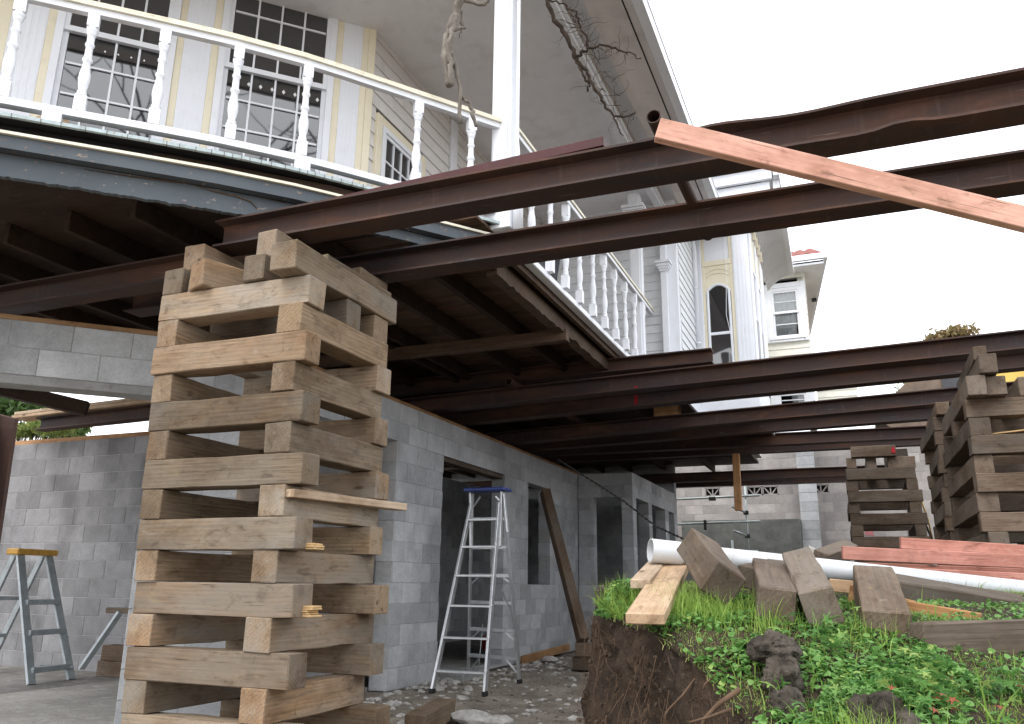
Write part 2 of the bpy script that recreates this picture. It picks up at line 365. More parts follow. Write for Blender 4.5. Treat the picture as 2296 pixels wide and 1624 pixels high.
# rubble spread along the block wall (too many to count)
def stones(name, n, fn, smin, smax, mat, label):
    V_, F_ = [], []
    for i in range(n):
        x, y = fn(); s = smin + (smax - smin) * random.random() ** 3
        z = gz(x, y); rot = Matrix.Rotation(random.random() * 6.28, 3, 'Z') @ Matrix.Rotation(random.uniform(-.4, .4), 3, 'X')
        bm = bmesh.new(); bmesh.ops.create_icosphere(bm, subdivisions=1, radius=1)
        o = len(V_); sx, sy, sz = s * random.uniform(.7, 1.3), s * random.uniform(.5, 1), s * random.uniform(.25, .55)
        for vv in bm.verts:
            c = vv.co * random.uniform(.7, 1.15); V_.append(rot @ Vector((c.x * sx, c.y * sy, c.z * sz)) + Vector((x, y, z + sz * .25)))
        F_ += [tuple(v2.index + o for v2 in fc.verts) for fc in bm.faces]; bm.free()
    return tag(add(name, mk(name, V_, F_), M[mat]), label, 'rubble', kind='stuff')
M['rubble'] = m_simple('broken_concrete', (.46, .445, .42), .9, .15, .3, 12, dirt=(.15, .12, .09), dirtamt=.7, bump=.4)
M['rubble_dark'] = m_simple('dark_gravel', (.15, .13, .11), .95, .15, .4, 14, bump=.4)
stones('rubble', 950, lambda: (random.uniform(-4.15, -1.2) if random.random() < .6 else -4.2 + abs(random.gauss(0, .35)), random.uniform(4.8, 12)), .008, .075, 'rubble', 'pale broken concrete rubble scattered over the dirt by the ladder')
stones('gravel', 1500, lambda: (random.uniform(-4.2, -1.0), random.uniform(4.6, 12.5)), .004, .03, 'rubble_dark', 'dark gravel and crumbs strewn over the dirt floor')
for i, (px, py, s, lab) in enumerate([(1060, 1610, .13, 'flat broken concrete slab at the bottom edge below the ladder'), (1120, 1616, .09, 'small pale concrete shard right of the flat slab below the ladder'),
                                     (1232, 1480, .12, 'pale rubble lump beside the ladder rear foot'), (1030, 1608, .05, 'little white concrete lump beside the timber offcut on the dirt')]):
    p = atZ(px, py, .02); bm = bmesh.new(); bmesh.ops.create_icosphere(bm, subdivisions=2, radius=s)
    for v in bm.verts: v.co = Vector((v.co.x * 1.4, v.co.y, v.co.z * .45)) * (1 + .35 * mn.noise(v.co * 9 + Vector((i * 7, 0, 0))))
    me = bpy.data.meshes.new('lump'); bm.to_mesh(me); bm.free()
    tag(add('concrete_lump', me, M['rubble'], None, Matrix.Translation(p) @ Matrix.Rotation(i, 4, 'Z')), lab, 'rubble', 'loose concrete lumps')

# ------------------------------------------------------------------ concrete block walls
BH, BL, BT = .2, .4, .19
def block_wall(name, origin, direc, length, z0, courses, openings, mat, label, thick=BT, shift=0.0, outn=None, cut=None, group='concrete block walls of the new basement'):
    """origin: near outer corner; direc: unit dir in plan; outer face on the right-hand side of direc unless outn given"""
    d = Vector((direc[0], direc[1], 0)).normalized(); n = Vector((d.y, -d.x, 0)) if outn is None else Vector(outn)
    o = Vector((origin[0], origin[1], 0))
    root = empty(name, (o.x, o.y, z0), label, 'wall', group)
    R = Matrix(((d.x, -n.x, 0, 0), (d.y, -n.y, 0, 0), (0, 0, 1, 0), (0, 0, 0, 1)))
    def place(s0, s1, za, zb, dep0, dep1, m, nm, bev):
        me = box_mesh(s1 - s0, dep1 - dep0, zb - za, bev, m)
        c = o + d * ((s0 + s1) / 2) - n * ((dep0 + dep1) / 2); c.z = (za + zb) / 2
        return add(nm, me, None, root, Matrix.Translation(c) @ R)
    J = .005
    for k in range(courses):
        za = z0 + k * BH; zb = za + BH
        s = -(BL / 2 if k % 2 else 0) - shift
        while s < length:
            a, b = max(0, s), min(length, s + BL); s += BL
            segs = [(a, b)]
            for (oa, ob, oz0, oz1) in openings:
                if oz0 < zb - .06 and oz1 > za + .06:
                    ns = []
                    for (p, q) in segs:
                        if ob <= p or oa >= q: ns.append((p, q)); continue
                        if oa > p: ns.append((p, oa))
                        if ob < q: ns.append((ob, q))
                    segs = ns
            for (p, q) in segs:
                if q - p > .03:
                    e = random.uniform(-.0015, .0015)
                    place(p + (J / 2 if p > 0 else 0), q - J / 2, za + J / 2, zb - J / 2, e, thick + e, mat, 'block', .003)
    # mortar core between the blocks, slightly recessed
    cuts = sorted({0.02, length - .004} | {min(max(c, .02), length - .004) for op in openings for c in (op[0] - .012, op[1] + .012)})
    core = MB()
    for a, b in zip(cuts[:-1], cuts[1:]):
        if b - a < .02: continue
        mid = (a + b) / 2; zz = [(z0, z0 + courses * BH - .004)]
        for (oa, ob, oz0, oz1) in openings:
            if oa < mid < ob:
                nz = []
                for (p, q) in zz:
                    if oz1 <= p or oz0 >= q: nz.append((p, q)); continue
                    if oz0 - .012 > p: nz.append((p, oz0 - .012))
                    if oz1 + .012 < q: nz.append((oz1 + .012, q))
                zz = nz
        for (p, q) in zz: core.box((a, .0045, p), (b, thick - .0045, q))
    mt = Matrix.Translation(o) @ R
    add('mortar', mk('mortar', core.v, core.f), M['mortar'], root, mt)
    return root
WX = -4.25
# wall with the step ladder: outer face at x = WX, runs away from y = 5.05
lw = block_wall('block_wall', (WX, 5.05), (0, 1), 8.15, 0, 14,
           [(.75, 2.17, 0, 2.4), (3.22, 5.0, 0.04, 2.4), (5.87, 6.78, .98, 2.42)], 'block',
           'long grey concrete block wall with doorway behind the aluminium ladder', outn=(1, 0, 0))
box('top_plate', (WX - .15, 5.1, 2.80), (WX - .03, 13.3, 2.845), 'plate', lw)
box('lintel_board', (WX - .17, 8.29, 2.345), (WX - .02, 10.03, 2.398), 'sleeper_dark', lw)
box('sill', (WX - .185, 10.93, .962), (WX - .006, 11.82, .978), 'conc', lw)
# short diagonal wall at the corner
sq = math.sqrt(.5); DC = -9.3
dw = block_wall('block_wall', (-4.77, -4.77 - DC), (1, 1), .72, 0, 14, [], 'block', 'short angled block wall pier behind the left side of the timber crib')
lt = block_wall('block_lintel', (-4.775 - 3.2 * sq, -4.775 - DC - 3.2 * sq), (1, 1), 3.2, 2.4, 2, [], 'block', 'grey block lintel spanning the wide garage opening at left')
pl_ = Vector((-4.775 - 1.6 * sq, -4.775 - DC - 1.6 * sq, 2.365)) + Vector((-sq, sq, 0)) * .1
add('lintel_soffit', box_mesh(3.2, .2, .066, .004, 'conc'), None, lt, Matrix.Translation(pl_) @ Matrix.Rotation(PI / 4, 4, 'Z'))
box('top_plate', (-.0, -.06, 0), (3.9, .06, .045), 'plate', lt)
o = bpy.data.objects[[c.name for c in lt.children if c.name.startswith('top_plate')][0]]
o.matrix_basis = Matrix.Translation((-4.77 - .08 * sq - 1.25 * 1.0, -4.77 - DC + .1 * sq - 1.25, 2.8225)) @ Matrix.Rotation(PI / 4, 4, 'Z')
# rear garage wall
rw = block_wall('block_wall', (-11.2, 7.0), (1, 0), 6.7, 0, 13, [], 'block_warm', 'stained grey block wall at the back of the garage behind the yellow topped ladder', outn=(0, -1, 0))
box('top_plate', (-11.2, 7.03, 2.60), (-4.6, 7.16, 2.655), 'plate', rw)
# side wall closing the garage far left
# inner building: facing wall and its window side
fw = block_wall('block_wall', (-4.24, 13.2), (1, 0), .93, 0, 14, [(.26, .76, 0, 2.4)], 'block', 'narrow block wall with a dark doorway right of the leaning prop', outn=(0, -1, 0))
ew = block_wall('block_wall', (-3.31, 13.2), (0, 1), 3.5, 0, 14, [(.24, 1.12, .9, 2.4), (1.38, 2.48, .9, 2.4), (2.82, 3.34, .9, 2.4)], 'block',
                'block wall with three open window holes beyond the pipe end', outn=(1, 0, 0))
bw = block_wall('block_wall', (-8.6, 16.7), (1, 0), 5.28, 0, 17, [], 'block', 'rear block wall of the basement glimpsed through the far window holes', outn=(0, -1, 0))
bw.matrix_basis = bw.matrix_basis
# dark partition inside so the rooms read as rooms
pw = block_wall('block_wall', (-6.6, 7.25), (0, 1), 9.4, 0, 14, [], 'block', 'inner block partition seen dimly through the doorways', outn=(1, 0, 0))

# retaining wall at the back of the site
vents = [(-3.13, 15), (-2.2, 15), (-1.85, 15), (-.79, 15)]
ret_ops = []
RX0 = -4.6
for vx, c in vents: ret_ops.append((vx - RX0, vx - RX0 + .34, 3.0, 3.2))
ret = block_wall('retaining_wall', (RX0, 19.3), (1, 0), 9.6, .8, 16, ret_ops, 'block_old', 'tall weathered block retaining wall with fan shaped vent blocks', outn=(0, -1, 0))
for vx, c in vents:
    b = MB(); x0, x1, z0, z1 = vx, vx + .34, 3.0, 3.2; y0, y1 = 19.305, 19.37
    b.box((x0, y0, z0), (x1, y1, z0 + .025)); b.box((x0, y0, z1 - .02), (x1, y1, z1)); b.box((x0, y0, z0), (x0 + .02, y1, z1)); b.box((x1 - .02, y0, z0), (x1, y1, z1))
    cx = (x0 + x1) / 2
    for a in (-1, 0, 1):
        p0 = Vector((cx + a * .02, y0 + .03, z0 + .02)); p1 = Vector((cx + a * .15, y0 + .03, z1 - .01)); b.tube([p0, p1], .016, 6)
    b.build('vent_block', 'block_old', ret)
    box('vent_back', (x0, 19.4, z0), (x1, 19.42, z1), 'room_gap_shade', ret)
pil = MB(); pil.box((-1.06, 19.06, .8), (-.70, 19.296, 4.25)); pil.build('pier', 'conc', ret)
for k in range(17): box('block', (-1.065, 19.055, .8 + k * .2 + .004), (-.695, 19.3, .8 + (k + 1) * .2 - .004), 'block', ret, .003)
box('plinth', (-3.6, 18.75, .6), (-1.07, 19.2, 2.42), 'plinth', ret)
sp = MB(); sp.geo([(.18, 19.292, 2.1), (.36, 19.292, 2.08), (.33, 19.292, 2.3), (.27, 19.292, 2.45)], [(0, 1, 2, 3)]); sp.build('spray_mark', 'spray_pale', ret)

# ------------------------------------------------------------------ steel beams
def ibeam_geo(L, h, wd, tf=.013, tw=.009, segs=24, seed=0, dents=()):
    hw, hh = wd / 2, h / 2
    prof = [(-hw, -hh), (hw, -hh), (hw, -hh + tf), (tw / 2 + .012, -hh + tf + .004), (tw / 2, -hh + tf + .016), (tw / 2, hh - tf - .016), (tw / 2 + .012, hh - tf - .004), (hw, hh - tf),
            (hw, hh), (-hw, hh), (-hw, hh - tf), (-tw / 2 - .012, hh - tf - .004), (-tw / 2, hh - tf - .016), (-tw / 2, -hh + tf + .016), (-tw / 2 - .012, -hh + tf + .004), (-hw, -hh + tf)]
    n = len(prof); v = []; f = []
    for i in range(segs + 1):
        x = -L / 2 + L * i / segs
        for (y, z) in prof:
            e = .004 * mn.noise(Vector((x * 1.1 + seed * 5, y * 6, z * 6)))
            dz = 0
            for (dx, sgn_y, sgn_z, amt, wdt) in dents:
                if y * sgn_y > hw * .5 and z * sgn_z > 0: dz += amt * math.exp(-((x - dx) / wdt) ** 2)
            v.append((x, y, z + e + dz))
    for i in range(segs):
        for k in range(n):
            k2 = (k + 1) % n; f.append((i * n + k, (i + 1) * n + k, (i + 1) * n + k2, i * n + k2))
    # end faces as three quads strips
    for base in (0, segs * n):
        q = [(0, 1, 2, 3, 14, 15), (3, 4, 13, 14), (4, 5, 12, 13), (5, 6, 11, 12), (6, 7, 8, 9, 10, 11)]
        for t in q: f.append(tuple(base + i for i in (t if base else t[::-1])))
    return v, f
def steel_beam(p0, p1, label, h=.175, wd=.18, segs=30, dents=(), name='steel_beam', group='rusty steel lifting beams'):
    p0, p1 = Vector(p0), Vector(p1); L = (p1 - p0).length
    v, f = ibeam_geo(L, h, wd, segs=segs, seed=random.random() * 50, dents=dents)
    return tag(add(name, mk('steel_beam', v, f), M['rust'], None, frame_mtx(p0, p1)), label, 'beam', group)
B1Y, B2Y = 3.72, 4.59
L1 = 7.2; x1a = -3.52
steel_beam((x1a, B1Y, 3.08), (x1a + L1, B1Y, 3.055), 'nearest rusty steel beam, topmost in view, its near flange bent', segs=90,
           dents=[(-.45 - (x1a + L1 / 2), -1, 1, .016, .16), (-.05 - (x1a + L1 / 2), -1, 1, -.012, .2), (.36 - (x1a + L1 / 2), -1, -1, .022, .09), (.16 - (x1a + L1 / 2), -1, -1, -.007, .16)])
steel_beam((-5.2, B2Y, 3.135), (3.9, B2Y, 3.10), 'second rusty steel beam from the camera, running over the crib top', segs=60)
steel_beam((-9.0, 4.02, 3.055), (-3.2, 4.02, 3.06), 'rusty steel beam running left from the crib under the dark floor')
def lvl(r, z0, r0, sl): return z0 + sl * (r - r0) + .0875
def long_beam(y, z0, r0, sl, xa, xb, lab): return steel_beam((xa, y, lvl(xa, z0, r0, sl)), (xb, y, lvl(xb, z0, r0, sl)), lab, segs=50)
long_beam(8.29, 3.0, -1.52, .0270, -6.2, 4.8, 'long steel beam with a red spray mark, nearest pair on the right crib')
long_beam(9.09, 2.997, -1.68, .0300, -6.2, 4.8, 'long steel beam right behind the one with the red spray mark')
long_beam(10.49, 2.968, -1.95, .0335, -6.2, 1.9, 'blue tinged steel beam over the middle right crib, front of its pair')
long_beam(11.39, 2.988, -2.13, .0245, -6.2, 1.9, 'blue tinged steel beam over the middle right crib, rear of its pair')
long_beam(12.75, 3.055, -2.16, -.003, -8.0, 1.3, 'steel beam over the far dark crib, front of its pair')
long_beam(13.5, 3.058, -2.2, .003, -8.0, 1.3, 'steel beam over the far dark crib, rear of its pair')
steel_beam((-10.5, 16.4, 3.07), (1.0, 16.4, 3.09), 'far steel beam in front of the retaining wall, upper of two')
steel_beam((-10.5, 17.3, 3.07), (1.0, 17.3, 3.09), 'farthest steel beam close to the retaining wall')
steel_beam((-6.2, 8.45, 3.27), (-1.22, 8.45, 3.33), 'short steel beam lying on top of the red marked beam', h=.15)
bpy.data.objects['steel_beam'].name = 'steel_beam'
# red spray mark on the beam
p = atY(1425, 895, 8.197)
sm = MB(); p = atY(1425, 872, 8.197); sm.geo([(p.x - .012, 8.1940, 2.996), (p.x + .018, 8.1940, 2.996), (p.x + .020, 8.1940, 3.013), (p.x - .014, 8.1940, 3.013)], [(0, 1, 2, 3)])
mk_ = sm.build('spray_mark', 'spray', bpy.data.objects[[o.name for o in COL.objects if o.get('label', '').startswith('long steel beam with')][0]])
q2 = atY(1425, 893, 9.084); sm = MB(); sm.geo([(q2.x - .02, 9.0835, 3.02), (q2.x + .025, 9.0835, 3.02), (q2.x + .022, 9.0835, 3.13), (q2.x - .012, 9.0835, 3.13)], [(0, 1, 2, 3)])
sm.build('spray_mark', 'spray', bpy.data.objects[[o.name for o in COL.objects if o.get('label', '').startswith('long steel beam right behind')][0]])
# red painted timber lying on the nearest beam
tag(bar('red_timber', (-2.75, 3.78, 3.205), (-1.02, 3.70, 3.21), .09, .055, 'redpaint'), 'dark red painted timber lying along the top of the nearest beam', 'timber')
# steel tube lying across the two nearest beams
def hollow(name, p0, p1, r, t, mat, label, cat, group=None, seg=20):
    p0, p1 = Vector(p0), Vector(p1); L = (p1 - p0).length; V_ = []; F_ = []
    for (x, rr) in ((-L / 2, r), (L / 2, r), (L / 2, r - t), (-L / 2, r - t)):
        for k in range(seg):
            a = 2 * PI * k / seg; V_.append((x, rr * math.cos(a), rr * math.sin(a)))
    for i in range(4):
        j = (i + 1) % 4
        for k in range(seg):
            k2 = (k + 1) % seg; F_.append((i * seg + k, j * seg + k, j * seg + k2, i * seg + k2))
    return tag(add(name, mk(name, V_, F_, False), M[mat], None, frame_mtx(p0, p1)), label, cat, group)
hollow('steel_pipe', (-.725, 3.5, 3.195), (-.725, 5.1, 3.235), .036, .005, 'rust', 'rusty steel pipe lying across the two nearest beams', 'pipe')
hollow('steel_pipe', atY(1140, 855, 8.0) , atY(1140, 855, 8.0) + Vector((-.05, 2.6, .05)), .04, .006, 'rust', 'dark steel pipe end poking out above the red marked beam', 'pipe')
# raking pink prop
pk0 = atD(1474, 292, 3.42); pk1 = atD(2296, 492, 3.18); pk1 = pk0 + (pk1 - pk0) * 2.6
tag(bar('pink_timber', pk0, pk1, .045, .094, 'pink', bev=.003), 'long pink treated timber raking down across the two nearest beams', 'timber', 'pink treated timbers')

# ------------------------------------------------------------------ timber cribs
def crib(name, x0, x1, y0, y1, ztop, n, pitch, wd, mat, label, seed, extra=3, first_x=True, lean=0.0, rough=1.0):
    root = empty(name, ((x0 + x1) / 2, (y0 + y1) / 2, ztop - n * pitch), label, 'timber crib', 'timber cribs under the steel beams')
    rr = random.Random(seed)
    for k in range(n):
        zc = ztop - pitch * (k + .5); along_x = (k % 2 == 0) == first_x
        h = pitch - rr.uniform(.0005, .004)
        offs = [0, 1] if k >= extra else [0, .55, 1]
        for t in offs:
            ww = wd * rr.uniform(.90, 1.08); yaw = rr.uniform(-.018, .018) * min(rough, 1.6); j = rr.uniform(-.02, .02) * rough; e = rr.uniform(-.028, .032) * rough
            if along_x:
                yc = y0 + ww / 2 + t * (y1 - y0 - ww) + (j if 0 < t else j * .5); c = Vector(((x0 + x1) / 2 + e * .5, yc, zc)); L = x1 - x0 + e; rz = yaw
            else:
                xc = x0 + ww / 2 + t * (x1 - x0 - ww) + j * .6; c = Vector((xc, (y0 + y1) / 2 + e * .5, zc)); L = y1 - y0 + e; rz = PI / 2 + yaw
            c.x += lean * (ztop - zc) * (-.25 if (not along_x and t == 1) else 1)
            mt = mat if not isinstance(mat, (list, tuple)) else rr.choice(mat)
            add('sleeper', box_mesh(L, ww, h, .0045, mt, seed=rr.randint(1, 10 ** 6), segs=6), None, root, Matrix.Translation(c) @ Matrix.Rotation(rz, 4, 'Z'))
    return root
MC = crib('timber_crib', -3.70, -2.665, 3.45, 4.36, 2.632, 16, .1643, .155, 'sleeper', 'tall pale sleeper crib in the foreground carrying the nearest beams', 5, extra=1, lean=.046)
# packing timbers on its top
def pack(lo, hi, mat='sleeper', rz=0, roll=0):
    lo, hi = Vector(lo), Vector(hi); s = hi - lo
    if s.x >= s.y: me = box_mesh(s.x, s.y, s.z, .007, mat, seed=random.randint(1, 10 ** 6), segs=6); R_ = Matrix.Rotation(rz, 4, 'Z')
    else: me = box_mesh(s.y, s.x, s.z, .007, mat, seed=random.randint(1, 10 ** 6), segs=6); R_ = Matrix.Rotation(PI / 2 + rz, 4, 'Z')
    return add('sleeper', me, None, MC, Matrix.Translation((lo + hi) / 2) @ R_ @ Matrix.Rotation(roll, 4, 'X'))
pack((-3.70, 3.46, 2.634), (-3.555, 4.3, 2.795))
pack((-3.545, 3.50, 2.634), (-3.43, 4.2, 2.78))
pack((-3.39, 3.40, 2.634), (-3.225, 4.0, 2.80), rz=-.35)
pack((-3.09, 3.44, 2.634), (-2.945, 4.4, 2.792))
pack((-2.84, 3.36, 2.634), (-2.665, 4.44, 2.80), rz=.0)
pack((-3.63, 3.52, 2.797), (-3.47, 4.35, 2.962))
pack((-3.06, 3.50, 2.795), (-2.93, 4.25, 2.962))
pack((-2.80, 3.7, 2.803), (-2.70, 4.42, 2.85))
pack((-3.0, 4.28, 2.634), (-2.86, 4.62, 3.01))
# loose bits in the crib
tag(bar('pine_offcut', (-2.67, 3.46, 1.435), (-2.60, 4.50, 1.453), .09, .042, 'pine'), 'pale pine strip sticking out of the right face of the foreground crib', 'timber')
for i, (z, lab) in enumerate(((.83, 'stack of thin plywood packers on the right face of the foreground crib, lower pair'), (1.158, 'small stack of thin packers higher on the right face of the foreground crib'))):
    r_ = empty('packer_stack', (-2.63, 3.58, z), lab, 'packers', 'packers wedged in the crib')
    for k in range(5 if i == 0 else 3):
        add('packer', box_mesh(.14 + .02 * random.random(), .09, .009, .001, 'ply'), None, r_, Matrix.Translation((-2.61 + random.uniform(-.012, .012), 3.58, z + .005 + k * .011)) @ Matrix.Rotation(random.uniform(-.15, .15), 4, 'Z'))
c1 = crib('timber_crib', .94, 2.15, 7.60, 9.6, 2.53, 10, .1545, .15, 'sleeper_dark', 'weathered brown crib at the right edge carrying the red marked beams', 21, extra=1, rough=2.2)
for (a, b_) in (((.945, 7.45, 2.533), (1.085, 9.5, 2.70)), ((1.10, 7.5, 2.533), (1.25, 9.5, 2.69)), ((1.335, 7.6, 2.533), (1.50, 9.6, 2.69)), ((1.06, 7.42, 2.703), (1.19, 9.3, 2.865)), ((1.06, 7.62, 2.867), (1.16, 9.0, 2.985))):
    s = Vector(b_) - Vector(a)
    add('sleeper', box_mesh(s.y, s.x, s.z, .006, 'sleeper_dark', seed=random.randint(1, 9999), segs=6), None, c1, Matrix.Translation((Vector(a) + Vector(b_)) / 2) @ Matrix.Rotation(PI / 2 + random.uniform(-.01, .01), 4, 'Z'))
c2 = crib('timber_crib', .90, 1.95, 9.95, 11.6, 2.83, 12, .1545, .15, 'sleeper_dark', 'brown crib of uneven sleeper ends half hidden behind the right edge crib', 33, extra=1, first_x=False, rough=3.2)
add('sleeper', box_mesh(1.5, .13, .14, .006, 'sleeper_dark', seed=3, segs=6), None, c2, Matrix.Translation((1.0, 10.6, 2.905)) @ Matrix.Rotation(PI / 2, 4, 'Z'))
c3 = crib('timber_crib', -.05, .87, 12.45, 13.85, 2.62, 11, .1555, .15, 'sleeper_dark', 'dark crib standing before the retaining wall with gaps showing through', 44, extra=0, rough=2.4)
for (a, b_) in (((-.03, 12.45, 2.622), (.10, 13.8, 2.775)), ((.22, 12.5, 2.622), (.36, 13.8, 2.775)), ((.50, 12.5, 2.622), (.85, 13.8, 2.775)), ((.04, 12.42, 2.777), (.62, 12.6, 2.93)), ((.5, 13.0, 2.777), (.8, 13.7, 2.96))):
    s = Vector(b_) - Vector(a); sw = s.y > s.x
    add('sleeper', box_mesh(max(s.x, s.y), min(s.x, s.y), s.z, .006, 'sleeper_dark', seed=random.randint(1, 9999), segs=6), None, c3, Matrix.Translation((Vector(a) + Vector(b_)) / 2) @ Matrix.Rotation(PI / 2 if sw else 0, 4, 'Z'))
sp = MB(); sp.geo([(.56, 12.405, 2.82), (.61, 12.405, 2.81), (.605, 12.405, 2.90), (.57, 12.405, 2.89)], [(0, 1, 2, 3)]); sp.build('spray_mark', 'spray', c3)
tag(bar('timber_offcut', (1.08, 7.75, 2.245), (1.62, 7.58, 2.262), .10, .012, 'ply'), 'thin splintered board wedged near the top of the right edge crib', 'timber')

# ------------------------------------------------------------------ the villa
H = empty('villa', (-3.6, 5.5, 3.5), 'old white and cream timber villa raised on steel beams, with verandah', 'house')
FZ = 3.5
# --- floor and underside
inner = [(-5.9, 1.35), (-3.72, 3.38), (-3.02, 4.05), (-2.30, 5.06), (-2.30, 5.2)]
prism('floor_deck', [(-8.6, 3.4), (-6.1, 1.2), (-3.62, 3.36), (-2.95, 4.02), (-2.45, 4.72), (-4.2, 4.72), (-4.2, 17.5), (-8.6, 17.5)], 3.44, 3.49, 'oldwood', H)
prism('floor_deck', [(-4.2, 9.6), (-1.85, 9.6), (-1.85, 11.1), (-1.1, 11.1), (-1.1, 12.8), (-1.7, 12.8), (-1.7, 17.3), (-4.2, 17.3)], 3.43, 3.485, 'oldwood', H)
y = 4.73
while y < 9.6:
    x0 = -4.19; x1 = -2.24
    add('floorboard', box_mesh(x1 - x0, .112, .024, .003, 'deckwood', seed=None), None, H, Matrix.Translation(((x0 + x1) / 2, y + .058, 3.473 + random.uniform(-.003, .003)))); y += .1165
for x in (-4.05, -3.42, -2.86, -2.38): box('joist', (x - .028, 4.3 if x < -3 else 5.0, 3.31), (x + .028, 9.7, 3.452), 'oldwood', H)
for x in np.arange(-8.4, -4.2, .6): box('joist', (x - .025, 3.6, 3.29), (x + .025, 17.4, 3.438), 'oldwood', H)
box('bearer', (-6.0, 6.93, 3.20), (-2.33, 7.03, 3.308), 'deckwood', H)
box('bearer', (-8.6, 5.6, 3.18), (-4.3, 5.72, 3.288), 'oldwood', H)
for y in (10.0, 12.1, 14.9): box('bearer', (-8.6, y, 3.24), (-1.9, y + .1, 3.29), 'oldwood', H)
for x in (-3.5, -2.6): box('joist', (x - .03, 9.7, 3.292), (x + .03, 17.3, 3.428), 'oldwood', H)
# rotten edge bearer along the side
v, f = [], []
n = 60
for i in range(n + 1):
    y = 5.35 + (9.3 - 5.35) * i / n
    e = .02 * mn.noise(Vector((0, y * 5, 0))) + .012 * mn.noise(Vector((4, y * 17, 0)))
    for (a, b) in ((-2.44, 3.27 + e), (-2.35, 3.28 + e * 1.5), (-2.345, 3.40), (-2.44, 3.40)): v.append((a, y, b))
for i in range(n):
    for k in range(4): f.append((i * 4 + k, i * 4 + (k + 1) % 4, (i + 1) * 4 + (k + 1) % 4, (i + 1) * 4 + k))
f += [(3, 2, 1, 0), tuple(n * 4 + k for k in range(4))]
add('rotten_bearer', mk('rotten_bearer', v, f), M['rotten'], H)
box('bracket', (-2.42, 9.28, 3.15), (-2.36, 9.36, 3.36), 'rotten', H)
# white verandah nosing along the side, with joints
for i in range(6):
    y0 = 5.2 + i * .76; box('edge_board', (-2.245, y0, 3.445), (-2.165, y0 + .755, 3.50 + random.uniform(-.003, .003)), 'white', H, .006)
box('edge_board', (-2.30, 5.2, 3.395), (-2.252, 9.75, 3.475), 'rotten', H)

# --- verandah front (bends slightly)
FR = [Vector((-6.3, .72)), Vector((-4.27, 2.68)), Vector((-3.72, 3.19)), Vector((-3.41, 3.485)), Vector((-3.10, 3.82)), Vector((-2.92, 4.05)), Vector((-2.66, 4.40)), Vector((-2.20, 5.02))]
FR = [Vector((p.x, p.y, 0)) for p in FR]
def off_line(d):
    out = []
    for i, p in enumerate(FR):
        t = (FR[min(i + 1, len(FR) - 1)] - FR[max(i - 1, 0)]).normalized(); nrm = Vector((t.y, -t.x, 0)); out.append(p + nrm * d)
    return out
def strip(name, d0, d1, z0, z1, mat, parent=H, line=None, bev=0, zsag=None, sub=10, rag=0, lift=None):
    a = off_line(d0); b = off_line(d1); v = []; f = []; cnt = 0
    rows = []
    for i in range(len(a) - 1):
        for k in range(sub):
            t = k / sub; rows.append((a[i].lerp(a[i + 1], t), b[i].lerp(b[i + 1], t)))
    rows.append((a[-1], b[-1]))
    for j, (p, q) in enumerate(rows):
        sg = zsag(j / (len(rows) - 1)) if zsag else 0
        sm_ = (p.x + p.y) * .71; rg = rag * (.5 * mn.noise(Vector((sm_ * 2.2, d0 * 9, 0))) + .6 * mn.noise(Vector((sm_ * 14, 3, 0))) + .4 * mn.noise(Vector((sm_ * 45, 5, 0)))) if rag else 0
        if lift: rg += lift(p.y)
        v += [(p.x, p.y, z0 + sg + rg), (q.x, q.y, z0 + sg + rg), (q.x, q.y, z1 + sg), (p.x, p.y, z1 + sg)]
    for j in range(len(rows) - 1):
        for k in range(4): f.append((j * 4 + k, j * 4 + (k + 1) % 4, (j + 1) * 4 + (k + 1) % 4, (j + 1) * 4 + k))
    f += [(3, 2, 1, 0), tuple((len(rows) - 1) * 4 + k for k in range(4))]
    return add(name, mk(name, v, f), M[mat], parent)
strip('bottom_rail', -.03, .03, 3.588, 3.632, 'white')
for t in (1.35, 4.15, 6.3):
    i = int(t); p = FR[i].lerp(FR[i + 1], t - i); add('rail_block', box_mesh(.10, .075, .072, .004, 'white'), None, H, Matrix.Translation((p.x, p.y, 3.551)) @ Matrix.Rotation(.80, 4, 'Z'))
strip('verandah_edge_shade', -.30, -.06, 3.44, 3.50, 'room_gap_shade', rag=.012)  # floor edge near-black: shade of the gap put into its colour
strip('verandah_edge_shade', -.10, .03, 3.503, 3.528, 'room_gap_shade', rag=.006)
strip('drip_pipe', .032, .056, 3.500, 3.522, 'drip', sub=24, rag=.003)
for t in np.cumsum([.75] + [random.uniform(.10, .24) for _ in range(34)]):
    i = min(int(t), len(FR) - 2); p = FR[i].lerp(FR[i + 1], min(1, t - i)); dd = (FR[i + 1] - FR[i]).normalized(); q = p + Vector((dd.y, -dd.x, 0)) * .045
    add('clip', box_mesh(.003, .026, .025, .001, 'rotten'), None, H, Matrix.Translation((q.x, q.y, 3.511)) @ Matrix.Rotation(math.atan2(dd.y, dd.x), 4, 'Z'))
strip('fascia_cap', -.005, .055, 3.395, 3.412, 'rail_cream')
strip('fascia', -.03, .035, 3.315, 3.393, 'fascia')
strip('fascia', -.075, -.035, 3.175, 3.312, 'fascia', sub=110, rag=.014, lift=lambda yy: .065 * min(1, max(0, (yy - 3.9) / .35)))
def on_front(px, py, d):
    L_ = off_line(d); best = None; rd = ray(px, py)
    for a, b in zip(L_[:-1], L_[1:]):
        t = (b - a).normalized(); nr = Vector((t.y, -t.x, 0)); den = rd.dot(nr)
        if abs(den) < 1e-6: continue
        p = CAM + rd * ((a - CAM).dot(nr) / den); u = (Vector((p.x, p.y, 0)) - a).dot(t) / (b - a).length
        if -.02 <= u <= 1.02 and (p - CAM).dot(rd) > 0: best = p
    return best
